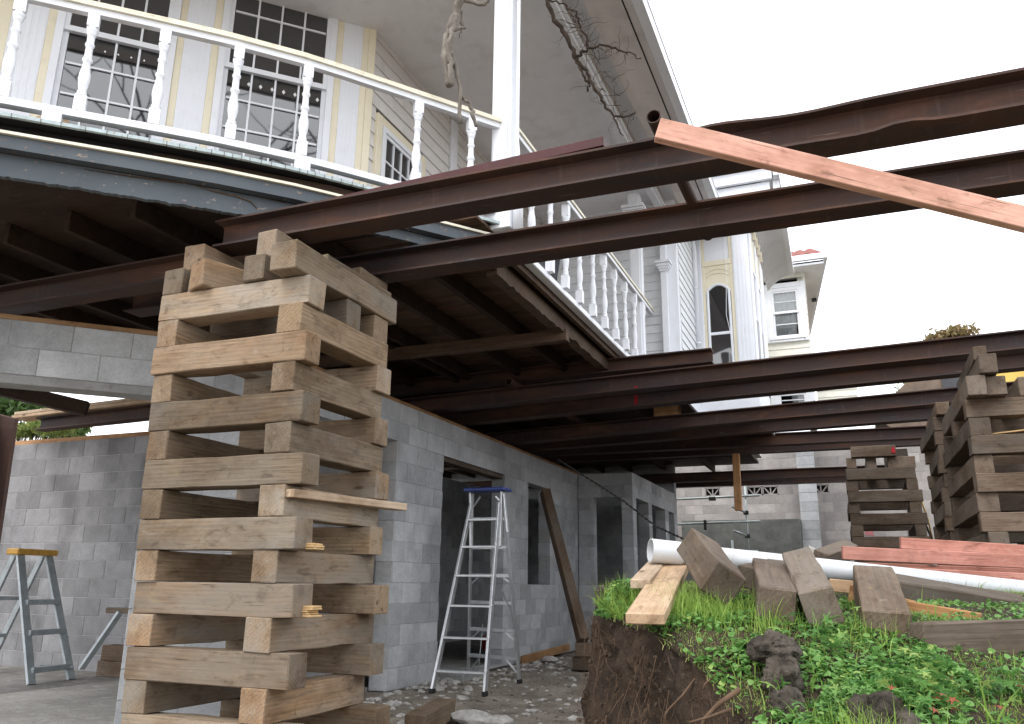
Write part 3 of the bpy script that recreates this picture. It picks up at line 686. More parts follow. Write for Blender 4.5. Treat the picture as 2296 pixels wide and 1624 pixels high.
for pth in ([(190, 380), (300, 397), (385, 407), (440, 412), (500, 417), (560, 436), (640, 455)], [(432, 414), (475, 428), (530, 440), (562, 452), (578, 470)]):
    q = [on_front(x, y, -.030) for x, y in pth]; q = [p for p in q if p is not None]; n = len(q)
    if n > 2: tube('crack', q, [.0015 + .005 * math.sin(PI * k / (n - 1)) for k in range(n)], 'rotten', H, 5)
# rails: moulded hand rail
def rail_profile(name, line, z, mat, wd=.085):
    prof = [(-wd / 2, 0), (wd / 2, 0), (wd / 2, .012), (wd * .38, .018), (wd * .42, .034), (wd * .25, .046), (-wd * .25, .046), (-wd * .42, .034), (-wd * .38, .018), (-wd / 2, .012)]
    v, f = [], []; n = len(prof)
    for i, p in enumerate(line):
        t = (line[min(i + 1, len(line) - 1)] - line[max(i - 1, 0)]).normalized(); nr = Vector((t.y, -t.x, 0))
        for (a, b) in prof: q = p + nr * a; v.append((q.x, q.y, z + b))
    for i in range(len(line) - 1):
        for k in range(n): f.append((i * n + k, i * n + (k + 1) % n, (i + 1) * n + (k + 1) % n, (i + 1) * n + k))
    f += [tuple(range(n))[::-1], tuple((len(line) - 1) * n + k for k in range(n))]
    return add(name, mk(name, v, f), M[mat], H)
rail_profile('hand_rail', FR, 4.336, 'rail_cream', .08)
strip('under_rail', -.022, .022, 4.294, 4.335, 'white')
SR = [Vector((-2.135, 5.16, 0)), Vector((-2.135, 9.72, 0))]
rail_profile('hand_rail', SR, 4.336, 'rail_cream', .08)
box('under_rail', (-2.16, 5.16, 4.294), (-2.11, 9.72, 4.335), 'white', H)
# turned balusters
def baluster_mesh(zb, zt):
    b = MB(); hgt = zt - zb; s = .0315
    b.box((-s, -s, 0), (s, s, hgt * .15)); b.box((-s, -s, hgt * .86), (s, s, hgt))
    pr = [(.15, .036), (.165, .036), (.175, .024), (.19, .030), (.20, .030), (.215, .022), (.26, .029), (.32, .035), (.38, .034), (.44, .026), (.50, .0225), (.515, .031), (.535, .031), (.55, .023), (.66, .022),
          (.675, .029), (.69, .029), (.70, .022), (.78, .024), (.79, .030), (.80, .026), (.82, .034), (.84, .036), (.86, .037)]
    b.tube([(0, 0, hgt * z) for z, r in pr], [r * .92 for z, r in pr], 16)
    me = mk('baluster', b.v, b.f); me.materials.append(M['white'])
    me.polygons.foreach_set('use_smooth', [i >= 12 and len(p.vertices) == 4 for i, p in enumerate(me.polygons)])
    return me
bmF = baluster_mesh(3.632, 4.293); bmS = baluster_mesh(3.50, 4.293)
fb = [(-4.27 - .28 * k, 2.68 - .28 * k) for k in (3, 2, 1)] + [(-4.27, 2.68), (-3.985, 2.945), (-3.69, 3.218), (-3.375, 3.52), (-3.08, 3.845), (-2.60, 4.48), (-2.345, 4.825)]
for (x, y) in fb:
    add('baluster', bmF, None, H, Matrix.Translation((x, y, 3.634)) @ Matrix.Rotation(.8 + random.uniform(-.03, .03), 4, 'Z') @ Matrix.Rotation(random.uniform(-.012, .012), 4, 'X'))
for k in range(10):
    add('baluster', bmS, None, H, Matrix.Translation((-2.155 + random.uniform(-.004, .004), 5.58 + k * .413, 3.50)) @ Matrix.Rotation(random.uniform(-.02, .02), 4, 'Y'))
# --- posts
def post(x, y, z0, z1, s, cap=None, base=True):
    b = MB(); c = s * .14
    pl = [(-s / 2 + c, -s / 2), (s / 2 - c, -s / 2), (s / 2 - c, -s / 2 + c), (s / 2, -s / 2 + c), (s / 2, s / 2 - c), (s / 2 - c, s / 2 - c), (s / 2 - c, s / 2), (-s / 2 + c, s / 2), (-s / 2 + c, s / 2 - c), (-s / 2, s / 2 - c), (-s / 2, -s / 2 + c), (-s / 2 + c, -s / 2 + c)]
    b.prism([(x + p, y + q) for p, q in pl], z0, z1)
    o = b.build('verandah_post', 'white', H)
    if base: box('post_base', (x - s * .66, y - s * .66, z0 - .03), (x + s * .66, y + s * .66, z0 + .13), 'white', o)
    if cap:
        m = MB()
        for i, (dz, e) in enumerate(((0, .012), (.028, .022), (.05, .034), (.078, .05), (.11, .062))):
            q = s / 2 + e; m.box((x - q, y - q, cap + dz), (x + q, y + q, cap + dz + (.026 if i < 4 else .04)))
        m.build('capital', 'white', o)
    return o
pc = post(-2.19, 5.07, 3.50, 5.72, .15)
tube('downpipe', [(-2.06, 5.04, 3.45), (-2.06, 5.04, 3.72), (-2.075, 5.06, 4.2), (-2.075, 5.06, 5.7)], [.04, .04, .012, .012], 'white', H, 14)
post(-2.19, 9.22, 3.50, 5.72, .15, cap=5.40)
# --- side wall, cross wall, east wall: lapped weatherboards
def boards(axis, fixed, a, b, z0, z1, pitch, mat, skip=None, out=1):
    z = z0
    while z < z1 - .02:
        seg = [(a, b)]
        if skip:
            for (sa, sb, sz0, sz1) in skip:
                if sz0 < z + pitch * .7 and sz1 > z + pitch * .3:
                    seg = [q for p, q2 in seg for q in ((p, min(q2, sa)), (max(p, sb), q2)) if q[1] - q[0] > .02]
        for (p, q) in seg:
            L = q - p; h = pitch + .018; key = ('wb', round(L, 3), round(h, 3), mat)
            if key not in _bc:
                me = mk('weatherboard', [(-L / 2, 0, 0), (L / 2, 0, 0), (L / 2, -.024, 0), (-L / 2, -.024, 0), (-L / 2, 0, h), (L / 2, 0, h), (L / 2, -.008, h), (-L / 2, -.008, h)],
                        [(0, 3, 2, 1), (4, 5, 6, 7), (3, 7, 6, 2), (0, 1, 5, 4), (0, 4, 7, 3), (1, 2, 6, 5)]); me.materials.append(M[mat]); _bc[key] = me
            c = (p + q) / 2
            mt = Matrix.Translation((c, fixed, z)) if axis == 'x' else Matrix.Translation((fixed, c, z)) @ Matrix.Rotation(PI / 2, 4, 'Z')
            add('weatherboard', _bc[key], None, H, mt)
        z += pitch
SWX = -3.65
box('wall', (SWX - .12, 5.46, FZ), (SWX - .014, 9.9, 6.0), 'room_gap_shade', H)
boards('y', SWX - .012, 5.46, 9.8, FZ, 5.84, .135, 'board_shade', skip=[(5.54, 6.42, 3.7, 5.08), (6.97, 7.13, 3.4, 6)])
box('corner_board', (SWX - .012, 6.98, FZ), (SWX + .03, 7.12, 5.84), 'white', H)
box('wall', (SWX - .02, 9.82, FZ), (-1.83, 9.95, 6.9), 'room_gap_shade', H)
boards('x', 9.815, SWX + .02, -1.95, FZ, 5.84, .115, 'board_white')
# corner pilaster of the cross wall with bracket capital
box('corner_board', (-1.96, 9.74, 3.40), (-1.79, 9.83, 6.4), 'white', H)
m = MB()
for dz, e in ((0, .01), (.03, .025), (.06, .04), (.1, .055)): m.box((-1.99 - e, 9.66 - e, 4.84 + dz), (-1.91 + e, 9.745, 4.84 + dz + .035))
m.build('capital', 'white', H)
box('half_post', (-1.99, 9.67, 3.45), (-1.91, 9.738, 5.7), 'white', H)
m = MB()
for k in range(9):
    a0, a1 = k / 9 * PI / 2, (k + 1) / 9 * PI / 2
    m.geo([(-1.99 - .45 * (1 - math.cos(a0)) * .6, 9.69, 5.02 + .66 * math.sin(a0)), (-1.99 - .45 * (1 - math.cos(a1)) * .6, 9.69, 5.02 + .66 * math.sin(a1)),
           (-1.92, 9.69, 5.02 + .66 * math.sin(a1)), (-1.92, 9.69, 5.02 + .66 * math.sin(a0))], [(0, 1, 2, 3)])
m.build('curved_bracket', 'white', H)
boards('y', -1.80, 9.84, 11.02, 3.40, 6.4, .115, 'board_white')
box('wall', (-1.95, 9.95, 3.4), (-1.83, 11.1, 6.9), 'room_gap_shade', H)
tube('downpipe', [(-1.755, 10.9, 3.4), (-1.755, 10.9, 5.62), (-1.78, 10.75, 5.9)], .032, 'white', H, 12)
for z in (4.2, 5.0): tube('pipe_clip', [(-1.755, 10.9, z), (-1.755, 10.9, z + .02)], .036, 'white', H, 12)
box('rain_head', (-1.83, 10.62, 5.70), (-1.70, 10.86, 5.92), 'white', H, .01)
box('rain_head_outlet', (-1.70, 10.74, 5.80), (-1.655, 10.8, 5.88), 'blue', H)

# --- diagonal bay with tall windows: local frame, s runs left along the bay from its right corner
BC = Vector((-3.66, 5.44, 0)); bs = Vector((-sq, -sq, 0)); bn = Vector((sq, -sq, 0))
BR = Matrix(((bs.x, bn.x, 0, BC.x), (bs.y, bn.y, 0, BC.y), (0, 0, 1, 0), (0, 0, 0, 1)))       # x=s, y=outwards, z
def baybox(name, s0, s1, y0, y1, z0, z1, mat, parent=H, bev=.004):
    me = box_mesh(s1 - s0, y1 - y0, z1 - z0, bev, mat)
    return add(name, me, None, parent, BR @ Matrix.Translation(((s0 + s1) / 2, (y0 + y1) / 2, (z0 + z1) / 2)))
def baypost(name, s0, s1, mat, z0=FZ, z1=6.3): return baybox(name, s0, s1, -.02, .03, z0, z1, mat)
baybox('wall', 0, 5.2, -.16, -.06, FZ, 6.6, 'room_gap_shade')
baybox('corner_board', -.02, .045, -.03, .035, FZ, 6.3, 'cream')
def pilaster(s0, s1):
    m = MB(); n = 5; wv = (s1 - s0)
    m.box((s0, -.02, FZ), (s1, .03, 6.22))
    o = add('pilaster', mk('pilaster', m.v, m.f), M['white'], H, BR)
    r = MB()
    for k in range(n): a = s0 + wv * (k + .5) / n; r.box((a - wv * .055, .03, FZ + .2), (a + wv * .055, .0325, 5.95))
    add('reeding', mk('reeding', r.v, r.f), M['white'], o, BR)
    c = MB()
    for dz, e in ((0, .012), (.05, .02), (.08, .035), (.26, .012), (.30, .04)): c.box((s0 - e, -.02, 5.96 + dz), (s1 + e, .035 + e, 5.96 + dz + .04))
    c.box((s0, .03, 6.06), (s1, .045, 6.22)); add('capital', mk('capital', c.v, c.f), M['white'], o, BR)
pilaster(.10, .27); baypost('cream_strip', .045, .10, 'cream'); baypost('cream_strip', .27, .33, 'cream')
baypost('cream_strip', 1.285, 1.345, 'cream'); pilaster(1.345, 1.555); baypost('cream_strip', 1.555, 1.61, 'cream')
baypost('cream_strip', 2.47, 2.53, 'cream'); pilaster(2.53, 2.77); baypost('cream_panel', 2.77, 3.12, 'cream')
baypost('cream_strip', 4.02, 4.4, 'cream')
def sash_window(frame_name, mtx, wd, z0, zm, z1, cols, rl, ru, pane_mat='glass', parent=H, frame=.055, lace=False, tilt=0):
    """local x along the wall, y outwards; z0 sill, zm meeting rail, z1 head"""
    m = MB(); fr = frame
    m.box((0, -.05, z0), (fr, .045, z1)); m.box((wd - fr, -.05, z0), (wd, .045, z1)); m.box((fr, -.05, z1 - fr), (wd - fr, .045, z1)); m.box((-.03, -.05, z0 - .05), (wd + .03, .08, z0))
    o = add(frame_name, mk('window', m.v, m.f), M['white'], parent, mtx)
    a, b = fr, wd - fr; st = .035
    for (za, zb, rows, yo, nm) in ((z0, zm + .02, rl, -.012, 'lower_sash'), (zm - .02, z1 - fr, ru, .018, 'upper_sash')):
        s = MB(); s.box((a, yo - .02, za), (a + st, yo + .012, zb)); s.box((b - st, yo - .02, za), (b, yo + .012, zb)); s.box((a + st, yo - .02, za), (b - st, yo + .012, za + st * 1.3)); s.box((a + st, yo - .02, zb - st), (b - st, yo + .012, zb))
        pw_ = (b - a - 2 * st); ph = (zb - za - st * 2.3); mu = .016
        for c in range(1, cols): x = a + st + pw_ * c / cols; s.box((x - mu / 2, yo - .016, za + st * 1.3), (x + mu / 2, yo + .009, zb - st))
        for r in range(1, rows):
            zz = za + st * 1.3 + ph * r / rows
            for c in range(cols): x0 = a + st + pw_ * c / cols + mu / 2; s.box((x0, yo - .016, zz - mu / 2), (x0 + pw_ / cols - mu, yo + .009, zz + mu / 2))
        add(nm, mk(nm, s.v, s.f), M['white'], o, mtx)
        for r in range(rows):
            for c in range(cols):
                me = box_mesh(pw_ / cols - .002, .004, ph / rows - .002, 0, pane_mat)
                add('pane', me, None, o, mtx @ Matrix.Translation((a + st + pw_ * (c + .5) / cols, yo - .008, za + st * 1.3 + ph * (r + .5) / rows)) @ Matrix.Rotation(random.uniform(-.004, .004), 4, 'X') @ Matrix.Rotation(random.uniform(-.004, .004), 4, 'Z'))
    for x in (a, b): pass
    return o
W2 = sash_window('window', BR @ Matrix.Translation((.33, 0, 0)), .955, 4.02, 5.15, 6.28, 4, 4, 4)
W1 = sash_window('window', BR @ Matrix.Translation((1.61, 0, 0)), .86, 4.02, 5.15, 6.28, 4, 4, 4)
W3 = sash_window('window', BR @ Matrix.Translation((3.12, 0, 0)), .90, 4.02, 5.15, 6.28, 4, 4, 4)
for (s0, s1) in ((.33, 1.285), (1.61, 2.47), (3.12, 4.02)):
    baybox('apron_panel', s0, s1, -.03, .015, FZ, 3.965, 'cream')
m = MB()
for wi in (.39, 1.67):
    for k in range(8 if wi < 1 else 4):
        x = wi + .06 + k * .095 + (0 if wi < 1 else .1); z = 5.035; q = .015 if wi < 1 else .008
        m.geo([(x - q, -.0095, z), (x, -.0095, z - q * 1.5), (x + q, -.0095, z), (x, -.0095, z + q * 1.5)], [(0, 1, 2, 3)])
add('lace_diamonds', mk('lace_diamonds', m.v, m.f), M['curtain'], W2, BR)['kind'] = 'stuff'
# small window on the side wall
SM = Matrix(((0, 1, 0, SWX), (1, 0, 0, 5.62), (0, 0, 1, 0), (0, 0, 0, 1)))
sash_window('window', SM, .72, 3.85, 4.42, 4.98, 4, 2, 2, frame=.045)
for nm, lo, hi in (('architrave', (SWX - .01, 5.53, 3.75), (SWX + .035, 5.615, 5.07)), ('architrave', (SWX - .01, 6.345, 3.75), (SWX + .035, 6.43, 5.07)), ('architrave', (SWX - .01, 5.617, 4.985), (SWX + .035, 6.343, 5.07))):
    box(nm, lo, hi, 'cream', H)

# --- verandah roof: ceiling, beam, soffit, gutter
CZ = 5.85
prism('verandah_ceiling', [(-7.0, .14), (-2.02, 5.12), (-2.02, 9.82), (SWX, 9.82), (SWX, 5.46), (-7.5, 1.62)], CZ, CZ + .03, 'soffit', H)
m = MB()
for x in np.arange(-3.55, -2.05, .14): m.box((x, 5.2, CZ - .0015), (x + .003, 9.8, CZ - .0002))
m.build('ceiling_groove', 'soffit', H)
box('verandah_beam', (-2.02, 5.1, 5.70), (-1.93, 9.75, CZ + .02), 'white', H)
box('beam_mould', (-1.928, 5.1, 5.735), (-1.90, 9.75, 5.765), 'white', H)
m = MB()
for k in range(16): x = -1.895 + k * .0085; m.box((x, 5.15, CZ - .012), (x + .005, 11.0, CZ - .002))
m.build('fluted_trim', 'white', H)
prism('soffit', [(-1.928, 5.16), (-1.36, 4.92), (-1.36, 11.0), (-1.75, 11.0), (-1.928, 9.7)], CZ - .001, CZ + .03, 'soffit_brown', H)
box('soffit_gap', (-1.452, 4.95, CZ - .006), (-1.44, 11.0, CZ - .0015), 'room_gap_shade', H)
gut = MB()
for (a, b, c, d) in ((-1.358, 5.80, -1.33, 5.93), (-1.33, 5.80, -1.27, 5.815), (-1.285, 5.815, -1.27, 5.93), (-1.30, 5.93, -1.262, 5.945)): gut.box((a, 4.92, b), (c, 11.0, d))
gut.build('gutter', 'white', H)
prism('roof', [(-7.2, .0), (-1.95, 5.22), (-1.36, 4.94), (-1.36, 11.0), (-6, 11.0), (-9, 4)], 5.95, 6.02, 'roof', H)
bar('gutter', (-7.15, .03, 5.90), (-1.95, 5.18, 5.90), .07, .10, 'white', H)

# --- projecting bay on the right, with arched window
def arch_face():
    y = 11.0; x0, x1 = -1.80, -1.03
    box('wall', (x0, y + .02, 3.35), (x1, y + .1, 6.6), 'room_gap_shade', H)
    box('fluted_pilaster', (x0 - .0, y - .045, 3.35), (x0 + .125, y + .02, 6.3), 'white', H)
    r = MB()
    for k in range(4): r.box((x0 + .012 + k * .029, y - .052, 3.6), (x0 + .028 + k * .029, y - .045, 6.2))
    r.build('reeding', 'white', H)
    box('fluted_pilaster', (x1 - .215, y - .045, 3.35), (x1 + .0, y + .02, 6.3), 'white', H)
    r = MB()
    for k in range(4): r.box((x1 - .195 + k * .048, y - .052, 3.6), (x1 - .172 + k * .048, y - .045, 6.2))
    r.build('reeding', 'white', H)
    box('cream_strip', (x0 + .125, y - .02, 3.35), (x0 + .165, y + .018, 6.3), 'cream', H)
    box('cream_strip', (x1 - .265, y - .02, 3.35), (x1 - .215, y + .018, 6.3), 'cream', H)
    a, b = x0 + .165, x1 - .265; cx = (a + b) / 2
    box('upper_panel', (a, y - .005, 5.42), (b, y + .018, 6.3), 'white', H)
    box('cream_rail', (a - .03, y - .03, 5.345), (b + .03, y + .018, 5.42), 'cream', H)
    # arched head
    z0, zh = 3.75, 4.98; rs = .085; hw = (b - a) / 2
    m = MB(); n = 12
    for k in range(n):
        t0, t1 = -1 + 2 * k / n, -1 + 2 * (k + 1) / n
        f_ = lambda t: zh + rs * (1 - t * t)
        m.geo([(cx + t0 * (hw + .004), y - .012, f_(t0) - (.0 if abs(t0) < .9 else .05)), (cx + t1 * (hw + .004), y - .012, f_(t1) - (.0 if abs(t1) < .9 else .05)), (cx + t1 * (hw + .004), y - .012, 5.345), (cx + t0 * (hw + .004), y - .012, 5.345)], [(0, 1, 2, 3)])
    m.build('spandrel', 'cream', H)
    fr = MB()
    pts = [(a + .02, y - .02, z0)] + [(cx + t * (hw - .025), y - .02, zh + rs * (1 - t * t) - .005) for t in np.linspace(-1, 1, 13)] + [(b - .02, y - .02, z0)]
    fr.tube(pts, .019, 8); o = fr.build('arched_window', 'white', H)
    for t0 in (.2, .26):
        hd = MB(); hd.tube([(cx + t * hw * .92, y - .022, zh + t0 + .055 * (1 - t * t)) for t in np.linspace(-1, 1, 11)], .006, 6); hd.build('hood_mould', 'cream', o)
    box('meeting_rail', (a + .02, y - .03, 4.33), (b - .02, y, 4.37), 'white', o)
    box('sill', (a, y - .05, z0 - .05), (b, y + .01, z0), 'white', o)
    g = MB(); n = 10
    top = [(cx + t * (hw - .03), y + .002, zh + rs * (1 - t * t)) for t in np.linspace(-1, 1, n)]
    g.geo([(a + .02, y + .002, 4.36)] + top + [(b - .02, y + .002, 4.36)], [tuple(range(n + 2))[::-1]]); g.build('pane', 'glass', o)
    g = MB(); g.geo([(a + .02, y + .004, z0), (b - .02, y + .004, z0), (b - .02, y + .004, 4.34), (a + .02, y + .004, 4.34)], [(0, 1, 2, 3)]); g.build('pane', 'glass', o)
    box('apron_panel', (a, y - .006, 3.35), (b, y + .018, z0 - .05), 'white', H)
    # blind cord
    tube('loose_cable', [(b - .05, y - .04, 6.1), (b - .045, y - .04, 5.2), (b - .075, y - .05, 4.6), (b - .03, y - .05, 4.3), (b - .02, y - .04, 3.5)], .004, 'white', H, 6)
arch_face()
box('base_board', (-1.79, 10.90, 3.20), (-1.0, 10.945, 3.60), 'white', H)
box('base_board', (-1.02, 10.95, 3.20), (-.985, 12.85, 3.36), 'white', H)
box('base_board', (-1.80, 9.83, 3.20), (-1.765, 10.9, 3.42), 'white', H)
# right side of that bay
bx = -1.03
box('wall', (bx - .12, 11.1, 3.35), (bx - .025, 12.85, 6.6), 'room_gap_shade', H)
box('bay_side', (bx - .02, 11.03, 3.35), (bx, 12.85, 3.8), 'white', H)
box('bay_side', (bx - .02, 11.03, 5.9), (bx, 12.85, 6.5), 'white', H)
for (a, b) in ((11.03, 11.25), (11.75, 11.95), (12.4, 12.85)):
    box('fluted_pilaster', (bx - .02, a, 3.8), (bx + .025, b, 5.9), 'white', H)
for (a, b) in ((11.25, 11.75), (11.95, 12.4)):
    sash_window('window', Matrix(((0, 1, 0, bx - .03), (1, 0, 0, a), (0, 0, 1, 0), (0, 0, 0, 1))), b - a, 3.85, 4.7, 5.4, 1, 1, 1)
    box('cream_panel', (bx - .02, a, 5.4), (bx + .005, b, 5.9), 'cream', H)
for k in range(6):
    y = 11.1 + k * .3; box('dentil', (bx + .005, y, 5.95), (bx + .05, y + .08, 6.12), 'cream', H)
box('wall', (-1.62, 12.86, 3.35), (-1.5, 16.0, 6.9), 'board_cream', H)
# eaves of that bay
box('eave_fascia', (-1.55, 10.62, 6.36), (-.62, 10.68, 6.60), 'white', H)
box('eave_gutter', (-1.58, 10.55, 6.54), (-.56, 10.62, 6.62), 'white', H)
m = MB()
for k in range(22):
    x = -1.06 + k * .0215; z = 6.36 - .28 * (1 - ((x + 1.06) / .48)) ** 2
    m.box((x, 10.7, z), (x + .017, 14.4, z + .05))
m.build('coved_soffit', 'soffit', H)
bar('eave_gutter', (-.56, 10.55, 6.42), (-.64, 14.5, 6.42), .08, .12, 'white', H)
box('downpipe_head', (-.62, 10.7, 6.2), (-.54, 10.85, 6.36), 'white', H)
box('frieze', (-1.52, 10.69, 6.02), (-.66, 10.715, 6.355), 'white', H)
box('frieze_rail', (-1.52, 10.66, 6.05), (-.66, 10.689, 6.12), 'soffit', H)
prism('roof', [(-1.6, 10.5), (-.545, 10.5), (-.635, 14.4), (-4, 14.4), (-4, 11.0), (-1.6, 11.0)], 6.63, 6.68, 'roof', H)
box('wall', (-4, 11.1, 6.3), (-1.2, 14.4, 6.63), 'board_white', H)
box('eave_end', (-1.55, 14.40, 6.34), (-.62, 14.43, 6.62), 'soffit', H)

# --- far wing with curtained window and red tiles
fy = 16.0
boards('x', fy, -1.6, -.47, 3.87, 6.95, .13, 'board_cream', skip=[(-1.24, -.52, 5.56, 6.80), (-1.24, -.52, 3.9, 4.7)])
box('wall', (-1.7, fy + .01, 3.88), (-.49, fy + .06, 5.5), 'room_gap_shade', H); box('wall', (-1.7, fy + .3, 5.4), (-.49, fy + .36, 7.0), 'room_gap_shade', H)
box('wall', (-.62, fy + .07, 3.88), (-.50, 16.6, 6.93), 'board_cream', H)
for (nm, z0, z1) in (('window', 5.66, 6.66), ('window', 4.0, 4.6)):
    wo = sash_window(nm, Matrix.Translation((-1.17, fy - .02, 0)) @ Matrix.Scale(-1, 4, (0, 1, 0)), .60, z0, (z0 + z1) / 2, z1, 1, 2, 2, pane_mat='clear', frame=.06)
    for nm2, lo, hi in (('architrave', (-1.26, fy - .07, z0 - .1), (-1.17, fy - .005, z1 + .1)), ('architrave', (-.57, fy - .07, z0 - .1), (-.49, fy - .005, z1 + .1)), ('architrave', (-1.168, fy - .07, z1 + .004), (-.572, fy - .005, z1 + .1)), ('architrave', (-1.168, fy - .08, z0 - .1), (-.572, fy - .005, z0 - .052))):
        box(nm2, lo, hi, 'white', wo)
    for x0, x1 in ((-1.06, -.66),):
        v, f = [], []; n = 40
        for i in range(n + 1):
            x = x0 + (x1 - x0) * i / n; yy = fy + .035 + .012 * math.sin(i * 1.5) + .006 * math.sin(i * .7)
            sh = .03 * math.sin(i * .4); v += [(x - .05, yy, z0), (x + sh * 0, yy, z1)]
        for i in range(n): f.append((2 * i, 2 * i + 2, 2 * i + 3, 2 * i + 1))
        add('curtain', mk('curtain', v, f, True), M['curtain'], wo)
prism('eave_soffit', [(-1.7, 15.5), (-.09, 15.5), (-.88, 22.6), (-1.7, 22.6)], 6.94, 6.97, 'soffit', H)
box('eave_gutter', (-1.0, 15.42, 6.98), (-.02, 15.5, 7.09), 'white', H); box('eave_fascia', (-1.0, 15.5, 6.90), (-.10, 15.55, 6.97), 'white', H)
bar('eave_gutter', (-.06, 15.5, 7.02), (-.85, 22.6, 7.02), .06, .09, 'white', H)
v, f = [], []
for i in range(25):
    x = -1.3 + 1.22 * i / 24; bumpz = .035 * abs(math.sin(i * PI / 4))
    v += [(x, 15.44, 7.085 + bumpz), (x - .2, 17.5, 8.0 + bumpz), (x, 15.44, 7.03)]
for i in range(24): f += [(3 * i, 3 * i + 3, 3 * i + 4, 3 * i + 1), (3 * i + 2, 3 * i + 5, 3 * i + 3, 3 * i)]
add('tile_roof', mk('tile_roof', v, f), M['rooftile'], H)
box('lower_wing', (-.46, 16.9, 4.1), (.28, 17.0, 4.85), 'board_cream', H)
boards('x', 16.895, -.46, .28, 4.1, 4.8, .13, 'board_cream')
box('vent_pipe', (-.42, 17.6, 6.90), (-.32, 17.75, 6.938), 'black', H)
# dark plastic sheet on the verandah
m = MB(); a = Vector((-2.45, 6.0, 3.55)); m.geo([(-2.3, 5.75, 3.53), (-2.32, 6.55, 3.56), (-2.5, 6.75, 4.05), (-2.55, 5.8, 4.1)], [(0, 1, 2, 3)]); m.geo([(-2.3, 6.55, 3.55), (-2.36, 6.9, 4.1), (-2.5, 6.75, 4.05)], [(0, 1, 2)])
tag(m.build('plastic_sheet', 'tarp'), 'dark plastic sheet bundled behind the side verandah balusters', 'sheet')
# timber offcut lying on the verandah floor at left
p = Vector((-4.45, 3.0, 3.55)); tag(bar('timber_offcut', (-4.62, 2.98, 3.57), (-4.22, 3.02, 3.68), .12, .09, 'pine'), 'pale timber offcut lying behind the bottom rail at the left', 'timber')

# ------------------------------------------------------------------ earth bank at right (view-aligned heightfield: X right, Y forward)
def lerp_tab(t, tab):
    for (a, va), (b, vb) in zip(tab[:-1], tab[1:]):
        if t <= b: return va + (vb - va) * max(0, (t - a)) / (b - a)
    return tab[-1][1]
HT = [(0.6, .0), (1.2, .15), (1.8, .40), (2.2, .545), (2.6, .665), (3.0, .775), (3.4, .865), (3.8, .925), (4.3, .965), (5, 1.0), (6.5, 1.03), (12, 1.05), (30, 1.05)]
EDGE = [(0.6, .95), (1.4, .86), (2.0, .80), (2.4, .76), (2.8, .70), (3.2, .60), (3.6, .51), (4.0, .44), (4.4, .44), (6, 1.05), (9, 2.2), (16, 5.2), (30, 11)]
def edgeX(Y): return lerp_tab(Y, EDGE) + .035 * mn.noise(Vector((Y * 2.3, 1, 0))) + .02 * mn.noise(Vector((Y * 7, 4, 0)))
def bankz(X, Y):
    e = edgeX(Y); h = lerp_tab(Y, HT)
    h += .045 * mn.noise(Vector((X * 1.3, Y * 1.3, 7))) + .022 * mn.noise(Vector((X * 4, Y * 4, 3))) + .008 * mn.noise(Vector((X * 13, Y * 13, 1)))
    h -= .05 * math.exp(-max(0, X - e) / .05)
    return h
YS = list(np.arange(.6, 1.8, .05)) + list(np.arange(1.8, 4.6, .014)) + list(np.arange(4.6, 9, .12)) + list(np.arange(9, 20, .6))
TS = 60; XR = [0.0] + list(np.cumsum(np.linspace(.03, .16, 34))) + [4.2, 6, 10, 20]
v, f = [], []; NC = TS + len(XR)
for Y in YS:
    e = edgeX(Y); ht = bankz(e, Y)
    for i in range(TS):
        t = i / TS; z = -.08 + (ht + .08) * t
        X = e - .13 * (1 - t) ** 1.3 + .03 * math.sin(t * 3.1) + .10 * mn.noise(Vector((Y * 3.4, z * 3.0, 9))) * min(1, (1 - t) * 5) + .05 * abs(mn.noise(Vector((Y * 9, z * 5, 2)))) + .03 * mn.noise(Vector((Y * 17, z * 14, 6))) + .012 * mn.noise(Vector((Y * 41, z * 37, 6)))
        p = V(X, Y, z); v.append(p)
    for dx in XR: p = V(e + dx, Y, bankz(e + dx, Y)); v.append(p)
for j in range(len(YS) - 1):
    for i in range(NC - 1): f.append((j * NC + i, j * NC + i + 1, (j + 1) * NC + i + 1, (j + 1) * NC + i))
tag(add('earth_bank', mk('earth_bank', v, f, True), M['soil']), kind='structure')
tag(prism('upper_terrain', [(-14, 19.52), (40, 19.52), (40, 200), (-14, 200)], 3.2, 3.55, 'dirt'), kind='structure')
tag(prism('upper_terrain', [(-60, 7.25), (-13.2, 7.25), (-13.2, 60), (-60, 60)], -.1, 2.3, 'dirt'), kind='structure')

